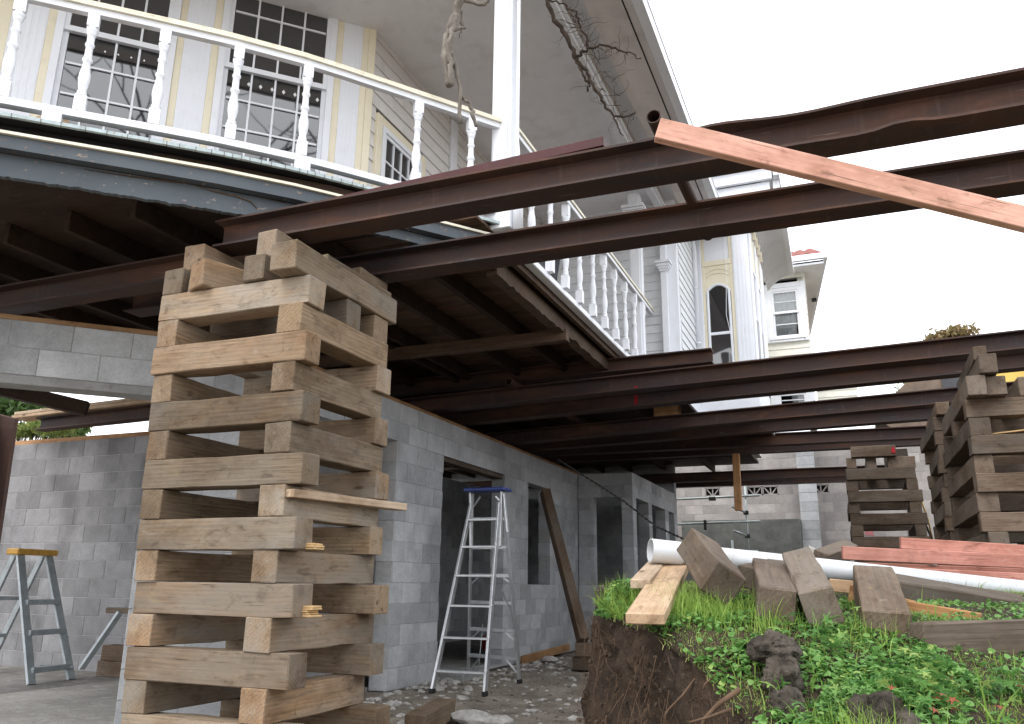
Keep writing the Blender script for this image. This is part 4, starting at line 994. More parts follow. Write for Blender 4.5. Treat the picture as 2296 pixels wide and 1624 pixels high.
def blades(name, pos, hmin, hmax, wd, mat, label, lean=.5, tint=(0, 1), segs=3, cat='grass', dirn=None):
    n = len(pos); V_ = np.zeros((n, segs * 2 + 1, 3)); T_ = np.zeros((n, segs * 2 + 1))
    pos = np.array([tuple(p) for p in pos]); h = hmin + (hmax - hmin) * RNG.random(n) ** 1.6
    az = RNG.random(n) * 2 * PI; la = RNG.random(n) * lean
    dx, dy = np.cos(az), np.sin(az); fa = RNG.random(n) * 2 * PI; wx, wy = np.cos(fa), np.sin(fa)
    ti = tint[0] + (tint[1] - tint[0]) * np.clip(RNG.normal(.45, .22, n), 0, 1)
    for k in range(segs + 1):
        t = k / segs; bend = la * t * t * h * 1.2; zz = h * t * (1 - .25 * la * t)
        c = pos + np.stack([dx * bend, dy * bend, zz], 1); ww = wd * (1 - t) * (.6 + .8 * RNG.random(n)) if k else wd * np.ones(n) * .8
        if k < segs:
            off = np.stack([wx * ww, wy * ww, 0 * ww], 1) * .5; V_[:, 2 * k] = c - off; V_[:, 2 * k + 1] = c + off
        else: V_[:, 2 * segs] = c
        T_[:, 2 * k if k < segs else 2 * segs] = ti + .1 * t
        if k < segs: T_[:, 2 * k + 1] = ti + .1 * t
    base = (np.arange(n) * (2 * segs + 1))[:, None]
    quads = np.concatenate([base + np.array([2 * k, 2 * k + 1, 2 * k + 3, 2 * k + 2]) for k in range(segs - 1)], 0)
    tris = base + np.array([2 * segs - 2, 2 * segs - 1, 2 * segs])
    return leafmesh(name, V_.reshape(-1, 3), quads, tris, T_.reshape(-1), mat, label, cat)
def leafmesh(name, verts, quads, tris, tint, mat, label, cat, kind='stuff', parent=None):
    me = bpy.data.meshes.new(name); nq, ntr = len(quads), len(tris)
    me.vertices.add(len(verts)); me.vertices.foreach_set('co', np.asarray(verts, dtype=np.float32).ravel())
    loops = np.concatenate([np.asarray(quads).ravel(), np.asarray(tris).ravel()]).astype(np.int32) if nq else np.asarray(tris).ravel().astype(np.int32)
    me.loops.add(len(loops)); me.loops.foreach_set('vertex_index', loops)
    me.polygons.add(nq + ntr); st = np.concatenate([np.arange(nq) * 4, nq * 4 + np.arange(ntr) * 3]).astype(np.int32)
    me.polygons.foreach_set('loop_start', st)
    me.update(calc_edges=True)
    at = me.attributes.new('tint', 'FLOAT', 'POINT'); at.data.foreach_set('value', np.clip(tint, 0, 1).astype(np.float32))
    me.validate(); o = add(name, me, M[mat], parent)
    if label: tag(o, label, cat, None, kind)
    return o
# where grass grows on the bank
def bank_pts(n, x0, x1, y0, y1, dens):
    out = []
    while len(out) < n:
        X, Y = random.uniform(x0, x1), random.uniform(y0, y1); e = edgeX(Y)
        if X < e - .005: continue
        if random.random() < dens(X, Y, e): out.append(V(X, Y, bankz(X, Y) - .004))
    return out
def patch(X, Y, s, o): return mn.noise(Vector((X * s, Y * s, o)))
gd = lambda X, Y, e: (.15 + .85 * max(0, min(1, .5 + 1.5 * patch(X, Y, 2.2, 3)))) * (1 if X - e < 2.2 else .5)
blades('grass', bank_pts(52000, .3, 3.6, 1.7, 5.0, gd), .008, .032, .0034, 'grass', 'short bright green grass covering the earth bank', .9)
blades('long_grass', bank_pts(700, .4, 4.0, 1.7, 4.8, lambda X, Y, e: max(0, patch(X, Y, 1.7, 12) * 2)), .05, .13, .006, 'grass', 'longer grass tufts standing on the earth bank', 1.0, (.0, .75), 4)
# tufts at the cliff edge and at right foreground
tf = []
for (X, Y, n, s) in ((.52, 3.95, 900, .09), (.66, 3.72, 500, .07), (.75, 3.45, 500, .08), (.85, 3.55, 600, .09), (1.75, 2.3, 120, .07), (1.95, 2.2, 160, .08), (.95, 2.35, 350, .07), (1.0, 3.3, 160, .07), (1.3, 3.15, 120, .07)):
    for k in range(n):
        x = random.gauss(X, s); y = random.gauss(Y, s); x = max(x, edgeX(y) + .002); tf.append(V(x, y, bankz(x, y) - .004))
blades('grass_tufts', tf, .05, .15, .0045, 'grass', 'bushy grass tufts at the bank edge and around the sleepers', .9, (.1, .8), 4)
rg = []
for k in range(150):
    x = random.choice((1.9, 1.98, 1.55, 1.35, 1.7)) + random.gauss(0, .05); y = random.uniform(2.1, 2.5); rg.append(V(x, y, bankz(x, y)))
blades('broad_grass', rg, .10, .24, .012, 'grass', 'broad upright grass blades at the bottom right', .8, (.1, .5), 5)
dr = []
for k in range(110):
    y = random.uniform(2.6, 3.9); x = edgeX(y) + random.uniform(-.03, .12); dr.append(V(x, y, bankz(max(x, edgeX(y)), y) - .01))
blades('dry_grass', dr, .02, .07, .003, 'grass', 'dry straw coloured grass fringing the bank edge', 1.6, (.85, 1.0), 4)
g2 = [V(random.uniform(.15, .50), random.uniform(2.6, 3.0), random.uniform(.38, .41)) for k in range(0)]
# low grass at the foot of the bank
ft = []
for k in range(900):
    y = random.uniform(2.7, 3.6); x = edgeX(y) - .20 - abs(random.gauss(0, .06)); ft.append(V(x, y, .30 + random.uniform(-.03, .03)))
mnd = []
gm = grid_mesh('foot_mound', list(np.linspace(-.9, .45, 24)), list(np.linspace(2.2, 4.4, 30)), lambda x, y: 0)
for vv in gm.vertices:
    X, Y = vv.co.x, vv.co.y; e = edgeX(Y) - .12; d = max(0, e - X)
    z = .42 * math.exp(-(d / .28) ** 2) * math.exp(-((Y - 3.05) / .55) ** 2) - .05 + .03 * mn.noise(Vector((X * 5, Y * 5, 0))); p = V(X, Y, z); vv.co = p
gm.update(); tag(add('spoil_heap', gm, M['soil']), kind='structure')
ft = []
for k in range(1500):
    Y = random.gauss(3.0, .22); X = edgeX(Y) - .12 - abs(random.gauss(0, .14)); d = max(0, edgeX(Y) - .12 - X)
    ft.append(V(X, Y, .42 * math.exp(-(d / .28) ** 2) * math.exp(-((Y - 3.05) / .55) ** 2) - .06))
blades('foot_grass', ft, .03, .10, .004, 'grass', 'grass patch at the foot of the cut bank', .9, (.1, .7))

# lobed herb leaves (geranium-like), clover discs
def leaf_outline(kind):
    if kind == 'lobed':
        pts = []
        for k in range(5):
            a0 = -PI * .78 + k * PI * .39
            for (da, rr) in ((-.19, .40), (-.15, .80), (-.085, .74), (-.05, .98), (0, .90), (.05, .98), (.085, .74), (.15, .80), (.19, .40)): pts.append((a0 + da * 1.05, rr))
        return [(math.sin(a) * r, math.cos(a) * r) for a, r in pts]
    if kind == 'round': return [(math.cos(a) * (1 - .12 * math.cos(3 * a)), math.sin(a) * (1 - .12 * math.cos(3 * a))) for a in np.linspace(0, 2 * PI, 11)[:-1]]
    return [(.0, -1), (.28, -.5), (.33, 0), (.22, .5), (0, 1), (-.22, .5), (-.33, 0), (-.28, -.5)]
def leaves(name, pos, smin, smax, kind, mat, label, cat, tilt=.5, tint=(0, 1), lift=(0, 0), stems=False, kindtag='stuff', parent=None, spread=.22):
    ol = leaf_outline(kind); m = len(ol); V_, T_, tris = [], [], []
    for p in pos:
        s = random.uniform(smin, smax); az = random.uniform(0, 2 * PI); ti = random.gauss(0, tilt); t2 = random.gauss(0, tilt)
        R_ = Matrix.Rotation(az, 3, 'Z') @ Matrix.Rotation(ti, 3, 'X') @ Matrix.Rotation(t2, 3, 'Y'); o = len(V_); up = random.uniform(*lift)
        tt = tint[0] + (tint[1] - tint[0]) * min(1, max(0, random.gauss(.5, spread)))
        c = Vector(p) + Vector((0, 0, up)); V_.append(c); T_.append(tt - .05)
        for (a, b) in ol:
            q = R_ @ Vector((a * s, b * s, -.22 * s * (a * a + b * b) + .1 * s * abs(a))); V_.append(c + q); T_.append(tt + .06)
        tris += [(o, o + 1 + k, o + 1 + (k + 1) % m) for k in range(m)]
        if stems:
            b0 = Vector(p); wv = Vector((.0012, 0, 0)); o2 = len(V_); V_ += [b0 - wv, b0 + wv, c]; T_ += [tt] * 3; tris.append((o2, o2 + 1, o2 + 2))
    return leafmesh(name, np.array([tuple(x) for x in V_]), np.zeros((0, 4), int), np.array(tris), np.array(T_), mat, label, cat, kindtag, parent)
herb = []
hd = lambda X, Y, e: max(0, min(1, (X - e) / .5)) * (1.0 if Y < 2.95 else max(0, 1 - (Y - 2.95) / .35)) * (.45 + 1.3 * patch(X, Y, 2.6, 20)) * (0 if X > 1.42 and Y > 2.74 else 1)
leaves('geranium_cover', bank_pts(4300, .75, 3.2, 1.75, 3.3, hd), .014, .036, 'lobed', 'herb', 'dense lobed green herb leaves covering the near slope of the bank', 'ground cover', .45, (0, 1), (.01, .085), True, spread=.33)
leaves('clover_cover', bank_pts(23000, .35, 3.2, 1.75, 4.0, lambda X, Y, e: (.12 if X > 1.5 and Y > 2.74 else max(0.05, min(1, .45 + 1.8 * patch(X, Y, 3, 31))))), .005, .013, 'round', 'herb', 'small round clover leaves mixed into the bank grass', 'ground cover', .4, (.1, 1), (.006, .03))
leaves('red_geranium_leaves', bank_pts(26, 1.1, 1.75, 2.3, 2.6, lambda X, Y, e: 1), .012, .022, 'lobed', 'redleaf', 'red autumn leaves among the green herbs', 'ground cover', .4, (0, 1), (.05, .09))
# leafy clumps on the cliff edge: things of their own
def clump(X, Y, n, rad, hgt, smin, smax, kind, label, name='weed_plant', tint=(0, 1)):
    x0 = max(X, edgeX(Y) + .01); root = empty(name, V(x0, Y, bankz(x0, Y)), label, 'plant', 'weeds on the earth bank')
    pos = []; stm = MB()
    for k in range(n):
        a = random.random() * 2 * PI; r = rad * math.sqrt(random.random()); z = hgt * (1 - (r / rad) ** 2) * random.uniform(.4, 1)
        p = V(x0 + r * math.cos(a), Y + r * math.sin(a), bankz(max(x0 + r * math.cos(a), edgeX(Y)), Y) + z); pos.append(p)
        if k % 3 == 0: stm.tube([root.matrix_basis.translation, p], .0012, 3)
    leaves('leaf_mass', pos, smin, smax, kind, 'herb', None, None, .5, tint, parent=root)['kind'] = 'stuff'
    stm.build('stems', 'herb', root)
clump(.52, 3.95, 190, .13, .13, .014, .028, 'lobed', 'bushy feathery green weed at the left tip of the bank above the cliff')
clump(.90, 3.05, 120, .10, .06, .012, .024, 'round', 'light green weed clump on the cliff edge below the pale plank')
clump(1.02, 2.62, 130, .12, .09, .012, .026, 'lobed', 'dark green weed clump hanging at the cliff beside the roots')
clump(1.72, 2.58, 110, .14, .08, .022, .04, 'lobed', 'large leaved herb at the left end of the long sleeper')
clump(1.70, 2.22, 110, .15, .08, .028, .05, 'lobed', 'large lobed herb at the bottom edge right of centre')
clump(2.05, 2.25, 90, .14, .08, .025, .042, 'lobed', 'lobed herb at the bottom right corner')
for (px, py, d, lab) in ((1640, 1495, 3.05, 'broad upright dock leaf plant in the middle of the grass'),):
    p = atD(px, py, d); leaves('dock_plant', [p + Vector((random.uniform(-.03, .03), random.uniform(-.03, .03), random.uniform(0, .03))) for k in range(9)], .03, .055, 'blade', 'herb', lab, 'plant', 1.0, (.4, .9), kindtag=None)
# soil clods, hanging rootlets
V_, F_ = [], []
for k in range(260):
    Y = random.uniform(2.3, 4.3); e = edgeX(Y); z = random.uniform(.2, lerp_tab(Y, HT) - .06); X = e - .10 * (1 - z) + random.uniform(-.03, .03)
    p = V(X, Y, z); pts = [p]; L = random.uniform(.03, .22)
    dirx, diry = random.gauss(0, .35), random.gauss(0, .45)
    for q in range(1, 5): pts.append(p + V((dirx - .12) * L * q / 4 + random.gauss(0, .004), diry * L * q / 4 + random.gauss(0, .004), 0) + Vector((0, 0, -L * q / 4)))
    a, b = tube_geo(pts, [.0013, .0011, .0009, .0006, .0003], 3, False); o = len(V_); V_ += a; F_ += [tuple(i + o for i in t) for t in b]
tag(add('rootlets', mk('rootlets', V_, F_), M['root']), 'fine hanging rootlets on the cut face of the bank', 'roots', kind='stuff')
V_, F_ = [], []
for k in range(1300):
    Y = random.uniform(2.2, 4.3); e = edgeX(Y); top = lerp_tab(Y, HT)
    if random.random() < .55: z = random.uniform(.05, top - .05); X = e - .13 * (1 - z / top) ** 1.3 + random.uniform(-.05, .03)
    else: z = random.uniform(-.02, .03); X = e - .12 - abs(random.gauss(0, .22))
    s_ = .002 + .012 * random.random() ** 4; p = V(X, Y, z); o = len(V_)
    bm = bmesh.new(); bmesh.ops.create_icosphere(bm, subdivisions=1, radius=1)
    for vv in bm.verts: V_.append(p + vv.co * s_ * random.uniform(.6, 1.25))
    F_ += [tuple(v2.index + o for v2 in fc.verts) for fc in bm.faces]; bm.free()
tag(add('soil_clods', mk('soil_clods', V_, F_), M['soil_dry']), 'crumbling soil clods on the cut bank face and at its foot', 'soil', kind='stuff')
def pxpath(lst): return [atD(*q) for q in lst]
for (pl, r0, lab) in (([(1660, 1545, 2.50), (1610, 1580, 2.50), (1580, 1612, 2.50), (1566, 1650, 2.52), (1540, 1690, 2.55)], .009, 'thick curved root low on the cut bank face'),
                      ([(1640, 1590, 2.47), (1590, 1608, 2.45), (1545, 1620, 2.42)], .006, 'straight pale root sticking out left of the weeds'),
                      ([(1640, 1495, 2.78), (1600, 1515, 2.74), (1580, 1535, 2.72), (1575, 1548, 2.72)], .004, 'small forked root below the grass edge'),
                      ([(1560, 1520, 2.85), (1530, 1560, 2.8), (1500, 1590, 2.78), (1490, 1606, 2.78), (1488, 1660, 2.8)], .0045, 'thin winding root in the middle of the cut bank'),
                      ([(1456, 1395, 3.35), (1452, 1440, 3.30), (1440, 1465, 3.26)], .004, 'thin pale root hanging beside the pale plank')):
    q = pxpath(pl); n = len(q); tag(tube('root', q, [r0 * (1 - .55 * i / (n - 1)) for i in range(n)], 'root', None, 7), lab, 'root', 'bare roots on the cut bank')
# rocks of an old wall
def rock(px, py, d, s, lab, sd):
    bm = bmesh.new(); bmesh.ops.create_icosphere(bm, subdivisions=4, radius=1)
    for vv in bm.verts:
        c = vv.co.copy(); k = 1 + .38 * mn.noise(c * 1.3 + Vector((sd, 0, 0))) - .30 * abs(mn.noise(c * 2.6 + Vector((0, sd, 0)))) + .12 * mn.noise(c * 6 + Vector((0, 0, sd))) - .10 * abs(mn.noise(c * 13)) + .05 * mn.noise(c * 27)
        vv.co = Vector((c.x * s[0], c.y * s[1], c.z * s[2])) * k
    me = bpy.data.meshes.new('rock'); bm.to_mesh(me); bm.free(); me.polygons.foreach_set('use_smooth', [True] * len(me.polygons))
    tag(add('rock', me, M['rock'], None, Matrix.Translation(atD(px, py, d)) @ Matrix.Rotation(sd, 4, 'Z')), lab, 'rock', 'lava rocks in the bank')
rock(1738, 1455, 2.70, (.11, .08, .055), 'rough dark lava rock, uppermost of the three in the grass', 1.3)
rock(1758, 1524, 2.58, (.075, .07, .078), 'rough lava rock with a white fleck below the uppermost one', 2.7)
rock(1768, 1592, 2.48, (.062, .06, .065), 'lowest of the stacked lava rocks on the slope', 4.1)
rock(1975, 1622, 2.28, (.14, .08, .08), 'brown earthy stone at the bottom edge', 5.2)
rock(1348, 1335, 3.95, (.028, .03, .05), 'pale stone at the left tip of the bank', 6.6)

# ------------------------------------------------------------------ timbers and pipe on the bank
def sleep(px0, py0, d0, px1, py1, d1, wd, ht, mat, label, roll=0, name='sleeper', group='loose sleepers on the bank', cat='timber'):
    a, b = atD(px0, py0, d0), atD(px1, py1, d1); L = (b - a).length
    return tag(add(name, box_mesh(L, wd, ht, .006, mat, seed=random.randint(1, 10 ** 6), segs=6), None, None, frame_mtx(a, b, roll=roll)), label, cat, group)
sleep(1622, 1312, 3.35, 1562, 1225, 3.85, .145, .135, 'sleeper_dark', 'tilted pale brown sleeper block leaning up against the white pipe', roll=.55)
sleep(1742, 1362, 3.18, 1722, 1290, 3.85, .145, .145, 'sleeper_dark', 'short brown sleeper end left of the steeply tilted one', roll=.12)
sleep(1842, 1365, 3.12, 1795, 1268, 3.75, .13, .15, 'sleeper_dark', 'steeply tilted purplish sleeper in the middle of the pile', roll=-.28)
sleep(1990, 1412, 3.02, 1958, 1300, 3.65, .165, .13, 'sleeper_dark', 'upright leaning sleeper slab behind the herbs', roll=.05)
sleep(1930, 1310, 4.1, 2420, 1395, 3.75, .15, .13, 'sleeper_dark', 'long dark grey sleeper lying below the white pipe', roll=.25)
sleep(2052, 1452, 2.95, 2480, 1436, 3.12, .12, .168, 'sleeper_dark', 'long weathered sleeper with a round knot at the right edge', roll=-.05)
sleep(1675, 1295, 3.75, 1760, 1275, 4.2, .10, .10, 'sleeper_dark', 'small brown timber end behind the short sleeper', roll=.2)
def plank(px0, py0, d0, px1, py1, d1, wd, ht, mat, label, roll=0, group='planks on the bank'):
    a, b = atD(px0, py0, d0), atD(px1, py1, d1); return tag(bar('plank', a, b, wd, ht, mat, roll=roll, bev=.004), label, 'plank', group)
plank(1446, 1388, 3.05, 1512, 1272, 4.15, .145, .042, 'pine', 'wide pale pine plank with a knot overhanging the cut bank')
plank(1436, 1310, 3.62, 1472, 1268, 4.2, .09, .042, 'pine', 'short pale pine offcut beside the wide plank')
plank(1905, 1332, 3.75, 2050, 1372, 3.55, .03, .09, 'plate', 'thin orange brown board under the leaning sleepers')
plank(1860, 1312, 3.9, 1960, 1322, 3.8, .03, .06, 'pine', 'thin pale batten showing between the leaning sleepers')
plank(2010, 1362, 3.55, 2200, 1395, 3.35, .04, .07, 'plate', 'brown board end lying in the grass under the long dark sleeper')
# white pipe with socket
a, b = atD(1458, 1234, 4.10), atD(2420, 1338, 4.35)
dv = (b - a).normalized()
hollow('pvc_pipe', a + dv * .10, b, .052, .004, 'pvc', 'long white plastic drain pipe lying across the bank', 'pipe', seg=32)
pp = [o for o in COL.objects if o.name.startswith('pvc_pipe')][0]
sk = hollow('socket', a, a + dv * .16, .058, .005, 'pvc', None, None, seg=32)
sk.parent = pp; sk.matrix_parent_inverse = WORLD[pp.name].inverted()
for k in list(sk.keys()): del sk[k]
# pink boards
def pinkb(px0, py0, d0, px1, py1, d1, lab, wd=.045, ht=.09):
    a, b = atD(px0, py0, d0), atD(px1, py1, d1); tag(bar('pink_timber', a, b, wd, ht, 'pinkred', bev=.003), lab, 'timber', 'pink treated timbers')
pinkb(2018, 1218, 5.6, 2560, 1252, 5.3, 'uppermost pink board of the stack behind the pipe', ht=.075)
pinkb(1888, 1240, 5.4, 2560, 1272, 5.15, 'longest pink board, second from the top of the stack', ht=.085)
pinkb(1930, 1268, 5.5, 2500, 1290, 5.3, 'dull red board under the longest pink one', ht=.04)
pinkb(1985, 1280, 5.2, 2500, 1305, 5.0, 'lowest pink board just above the white pipe', ht=.05)
sleep(1838, 1255, 6.2, 1905, 1232, 6.6, .12, .12, 'sleeper_dark', 'grey sleeper end behind the left tips of the pink boards', roll=.4)
m = MB(); q = atD(1828, 1240, 6.3); m.geo([q + Vector((-.05, 0, -.06)), q + Vector((.08, 0, -.07)), q + Vector((.03, .02, .02)), q + Vector((-.045, .01, .06))], [(0, 1, 2, 3)])
m.geo([q + Vector((-.05, .03, -.06)), q + Vector((.08, .03, -.07)), q + Vector((.03, .05, .02)), q + Vector((-.045, .04, .06))], [(3, 2, 1, 0)]); m.f += [(0, 4, 5, 1), (1, 5, 6, 2), (2, 6, 7, 3), (3, 7, 4, 0)]
tag(m.build('concrete_shard', 'rubble'), 'pale triangular concrete shard left of the pink boards', 'rubble')

# ------------------------------------------------------------------ ladders
def alu_bar(nm, p0, p1, wd, ht, root, mat='alu', up=(0, 0, 1)): return bar(nm, p0, p1, wd, ht, mat, root, up, 0, .003)
LF, RF = Vector((-3.815, 7.34, .005)), Vector((-3.285, 7.37, .005))
TL, TR = atY(1057, 1130, 7.84), atY(1119, 1128, 7.84)
CL, CR = Vector((-3.735, 7.95, 1.93)), Vector((-3.375, 7.95, 1.93))
BL_, BR_ = atY(1050, 1497, 8.62), atY(1165, 1527, 8.47); BL_.z = .01; BR_.z = .01
lad = empty('step_ladder', (-3.55, 7.9, 0), 'tall aluminium step ladder with blue top in front of the doorway', 'ladder')
for nm, a, b, u in (('front_rail', LF, TL, (1, 0, 0)), ('front_rail', RF, TR, (1, 0, 0))): alu_bar(nm, a, b, .065, .026, lad, 'alu', u)
for t in (.107, .272, .435, .595, .752, .905): alu_bar('tread', LF.lerp(TL, t), RF.lerp(TR, t), .075, .022, lad)
for a, b in ((CL, BL_), (CR, BR_)): alu_bar('rear_rail', a, b, .05, .022, lad, 'alu', (1, 0, 0))
for a, b, c in ((CL, LF.lerp(TL, .95), 0), (CR, RF.lerp(TR, .95), 0)): alu_bar('upper_rail', a + Vector((0, -.04, 0)), b + Vector((0, .06, -.35)), .05, .022, lad, 'alu', (1, 0, 0))
for t in (.14, .29, .44, .585, .73, .875):
    p, q = CL.lerp(BL_, t), CR.lerp(BR_, t); alu_bar('rear_rung', p, q, .018, .038, lad)
for t, dz in ((.875, -.16), (.73, -.11), (.44, -.08), (.02, -.1)):
    for a, b, sgn in ((CL, BL_, 1), (CR, BR_, -1)):
        p = a.lerp(b, t); o2 = (CR.lerp(BR_, t) if sgn > 0 else CL.lerp(BL_, t)); q = p.lerp(o2, .26); alu_bar('brace', q, a.lerp(b, t) + Vector((0, .04, dz)), .006, .022, lad)
cap = add('top_cap', box_mesh(.47, .22, .035, .01, 'blue'), None, lad, Matrix.Translation((-3.555, 7.95, 1.955)))
alu_bar('spreader', LF.lerp(TL, .52) + Vector((.5, .05, .0)), CR.lerp(BR_, .66), .006, .02, lad)
alu_bar('hook_bar', CR + Vector((.02, -.03, -.02)), CR + Vector((.075, -.05, -.42)), .05, .016, lad, 'alu', (1, 0, 0))
for p in (LF, RF, BL_, BR_): add('foot', box_mesh(.04, .075, .045, .006, 'black'), None, lad, Matrix.Translation((p.x, p.y, .022)))
for rr_ in (RF,):
    for t in (.12, .28, .44, .6, .76, .9): add('rivet', box_mesh(.012, .02, .014, .003, 'alu'), None, lad, Matrix.Translation(rr_.lerp(TR, t) + Vector((.018, -.02, 0))))
# short step ladder in the garage
l2 = empty('step_ladder', (-7.5, 6.2, .035), 'short worn step ladder with yellow top standing in the garage', 'ladder')
A1, A2 = atZ(70, 1536, .035), atZ(160, 1524, .035)
T1, T2 = atY(46, 1230, 6.0), atY(108, 1238, 6.35); T1.z = T2.z = 1.26
B1, B2 = T1 + Vector((-.95, .25, -1.22)), T2 + Vector((-.95, .25, -1.22))
for a, b in ((A1, T1), (A2, T2)): alu_bar('front_rail', a, b, .085, .03, l2, 'alu_worn', (1, 0, 0))
for a, b in ((B1, T1 + Vector((-.06, 0, 0))), (B2, T2 + Vector((-.06, 0, 0)))): alu_bar('rear_rail', a, b, .07, .028, l2, 'alu_worn', (0, 1, 0))
for t in (.10, .37, .60): alu_bar('tread', A1.lerp(T1, t + .0), A2.lerp(T2, t), .09, .05, l2, 'alu_worn')
for t in (.3, .62): alu_bar('rear_bar', B1.lerp(T1, t), B2.lerp(T2, t), .05, .04, l2, 'alu_worn')
add('top_cap', box_mesh((T2 - T1).length + .16, .16, .06, .01, 'yellow_cap'), None, l2, frame_mtx(T1 + Vector((-.02, 0, .0)), T2 + Vector((-.02, 0, .0))))
for t in (.10,):
    mid = A1.lerp(T1, .34).lerp(A2.lerp(T2, .34), .5) - Vector((0, 0, .06))
    for p in (A1, A2): alu_bar('brace', mid.lerp(p + Vector((0, 0, .38)), .0) - Vector((0, 0, .22)), p + Vector((0, 0, .12)), .008, .02, l2, 'alu_worn')
# dark trestle beside the opening
t3 = empty('trestle', atZ(215, 1515, .03), 'dark worn trestle leaning beside the garage pier', 'trestle')
p0, p1 = atY(270, 1372, 5.9), atY(182, 1500, 5.85)
alu_bar('leg', p0, p1, .06, .03, t3, 'alu_worn', (1, 0, 0)); alu_bar('leg', p0 + Vector((0, .2, 0)), p1 + Vector((.25, .3, -.02)), .05, .03, t3, 'oldwood', (1, 0, 0))
alu_bar('top_bar', p0 + Vector((-.16, 0, .01)), p0 + Vector((.25, .1, .01)), .06, .05, t3, 'sleeper_dark')
for (px, py, dy, lab) in ((232, 1500, 0, 'lower dark block on the garage floor beside the pier'), (238, 1462, 0, 'upper dark block on the garage floor beside the pier')):
    q = atZ(px, 1520, .035); add_ = add('timber_block', box_mesh(.34, .2, .15, .006, 'sleeper_dark', seed=5, segs=4), None, None, Matrix.Translation((q.x, q.y + .15, .112 if py == 1500 else .264))); tag(add_, lab, 'timber', 'blocks in the garage')
q = atZ(14, 1492, .035); tag(box('red_box', (q.x - .14, q.y, .036), (q.x + .12, q.y + .16, .11), 'red', None, .008), 'small red box on the garage floor at the left edge', 'box')
q = atZ(20, 1452, .1); tag(bar('pine_batten', (q.x - .5, 6.85, .15), (q.x + .55, 6.9, .16), .04, .06, 'pine'), 'pale batten against the rear garage wall behind the ladder', 'timber')
# leaning prop and its blocks
pb = atY(1308, 1447, 10.2); ptp = atX(1222, 1102, -4.14)
tag(bar('leaning_prop', Vector((pb.x, pb.y, .33)), ptp, .13, .13, 'sleeper_dark', bev=.006, seed=4, segs=6), 'long brown timber prop leaning against the block wall window', 'timber')
for k, lab in enumerate(('lower short block under the leaning prop', 'upper short block under the leaning prop')):
    tag(add('timber_block', box_mesh(.34, .3, .155, .006, 'sleeper_dark', seed=9 + k, segs=4), None, None, Matrix.Translation((pb.x + .07, pb.y + .02, .08 + k * .157)) @ Matrix.Rotation(.3 * k, 4, 'Z')), lab, 'timber', 'blocks under the prop')
tag(bar('orange_board', (-4.15, 10.45, .05), (-4.12, 12.3, .10), .03, .10, 'plate'), 'orange brown board lying along the foot of the block wall', 'timber')
sleep_o = bar('timber_offcut', atZ(930, 1628, .07), atZ(1000, 1588, .07), .15, .14, 'sleeper', seed=12, segs=5, bev=.006); tag(sleep_o, 'sleeper offcut on the dirt at the bottom edge', 'timber')
# red fuel can glimpsed in the doorway, small stick
q = atZ(1091, 1458, .035); rc = empty('fuel_can', q, 'small red can glimpsed in the doorway behind the ladder', 'can')
add('can_body', box_mesh(.13, .10, .20, .02, 'red'), None, rc, Matrix.Translation(q + Vector((0, 0, .10)))); add('can_handle', box_mesh(.09, .02, .02, .006, 'red'), None, rc, Matrix.Translation(q + Vector((0, 0, .215)))); add('can_spout', box_mesh(.03, .03, .04, .008, 'black'), None, rc, Matrix.Translation(q + Vector((.045, 0, .22))))
tag(tube('metal_rod', [atY(1082, 1400, 8.9), atY(1077, 1455, 8.8), atY(1071, 1520, 8.7)], .006, 'galv', None, 6), 'thin metal rod leaning in the doorway behind the ladder', 'rod')
tag(box('doorway_step', (-4.5, 8.35, -.02), (-3.98, 9.05, .075), 'conc', None, .01), 'worn concrete step at the doorway behind the ladder', 'step')
# steel post at the left edge
pa, pb2 = atD(-48, 930, 2.6), atD(-96, 1250, 2.6)
v_, f_ = ibeam_geo((pa - pb2).length * 3.2, .16, .16, segs=8)
lp = tag(add('steel_post', mk('steel_post', v_, f_), M['rust'], None, frame_mtx(pa + (pb2 - pa) * 3.2, pa, up=(0, 1, 0))), 'rusty steel post cut off by the left edge of the picture', 'post')
# timber boards on a steel beam over the rear wall
gb = steel_beam((-9.0, 6.85, 2.79), (-5.0, 6.85, 2.88), 'steel beam with planks on top above the rear garage wall', h=.15, wd=.16)
for k, (dx, z) in enumerate(((0, 2.885), (.04, 2.925))):
    tag(bar('scaffold_plank', (-9.35 + dx, 6.82, z), (-5.0, 6.82, z + .09), .22, .036, 'pine'), 'pale plank on the beam over the rear garage wall, ' + ('lower of two' if k == 0 else 'upper of two'), 'plank', 'planks over the rear wall')
tag(bar('dark_bearer', atY(-80, 852, 5.5), atY(196, 918, 6.3), .14, .15, 'oldwood'), 'dark timber bearer under the lintel ending above the planks', 'timber')
# post hanging from the far beam
q0, q1 = atY(1650, 1018, 12.5), atY(1656, 1145, 12.5)
tag(bar('hanging_post', q0, q1, .10, .10, 'plate', up=(0, 1, 0)), 'brown timber post hanging below the far dark beam', 'timber')
tag(box('packing_block', (-2.30, 10.40, 3.135), (-1.98, 10.62, 3.285), 'plate', None, .005), 'short orange brown packing block on a beam under the verandah end', 'timber')
# chain slanting to the ground
cp = [atD(1250, 1030, 9.0), atD(1330, 1080, 8.6), atD(1400, 1125, 8.2), atD(1470, 1180, 7.8), atD(1540, 1212, 7.4), atD(1620, 1245, 6.6)]
ch = MB(); n = 80
for k in range(n):
    t = k / n * (len(cp) - 1); i = int(t); a = cp[i].lerp(cp[min(i + 1, len(cp) - 1)], t - i); b = cp[i].lerp(cp[min(i + 1, len(cp) - 1)], min(1, t - i + .055)); ch.tube([a, b], .011 if k % 2 else .007, 5)
tag(ch.build('chain', 'chain'), 'dark chain slanting from the beams down to the bank', 'chain')

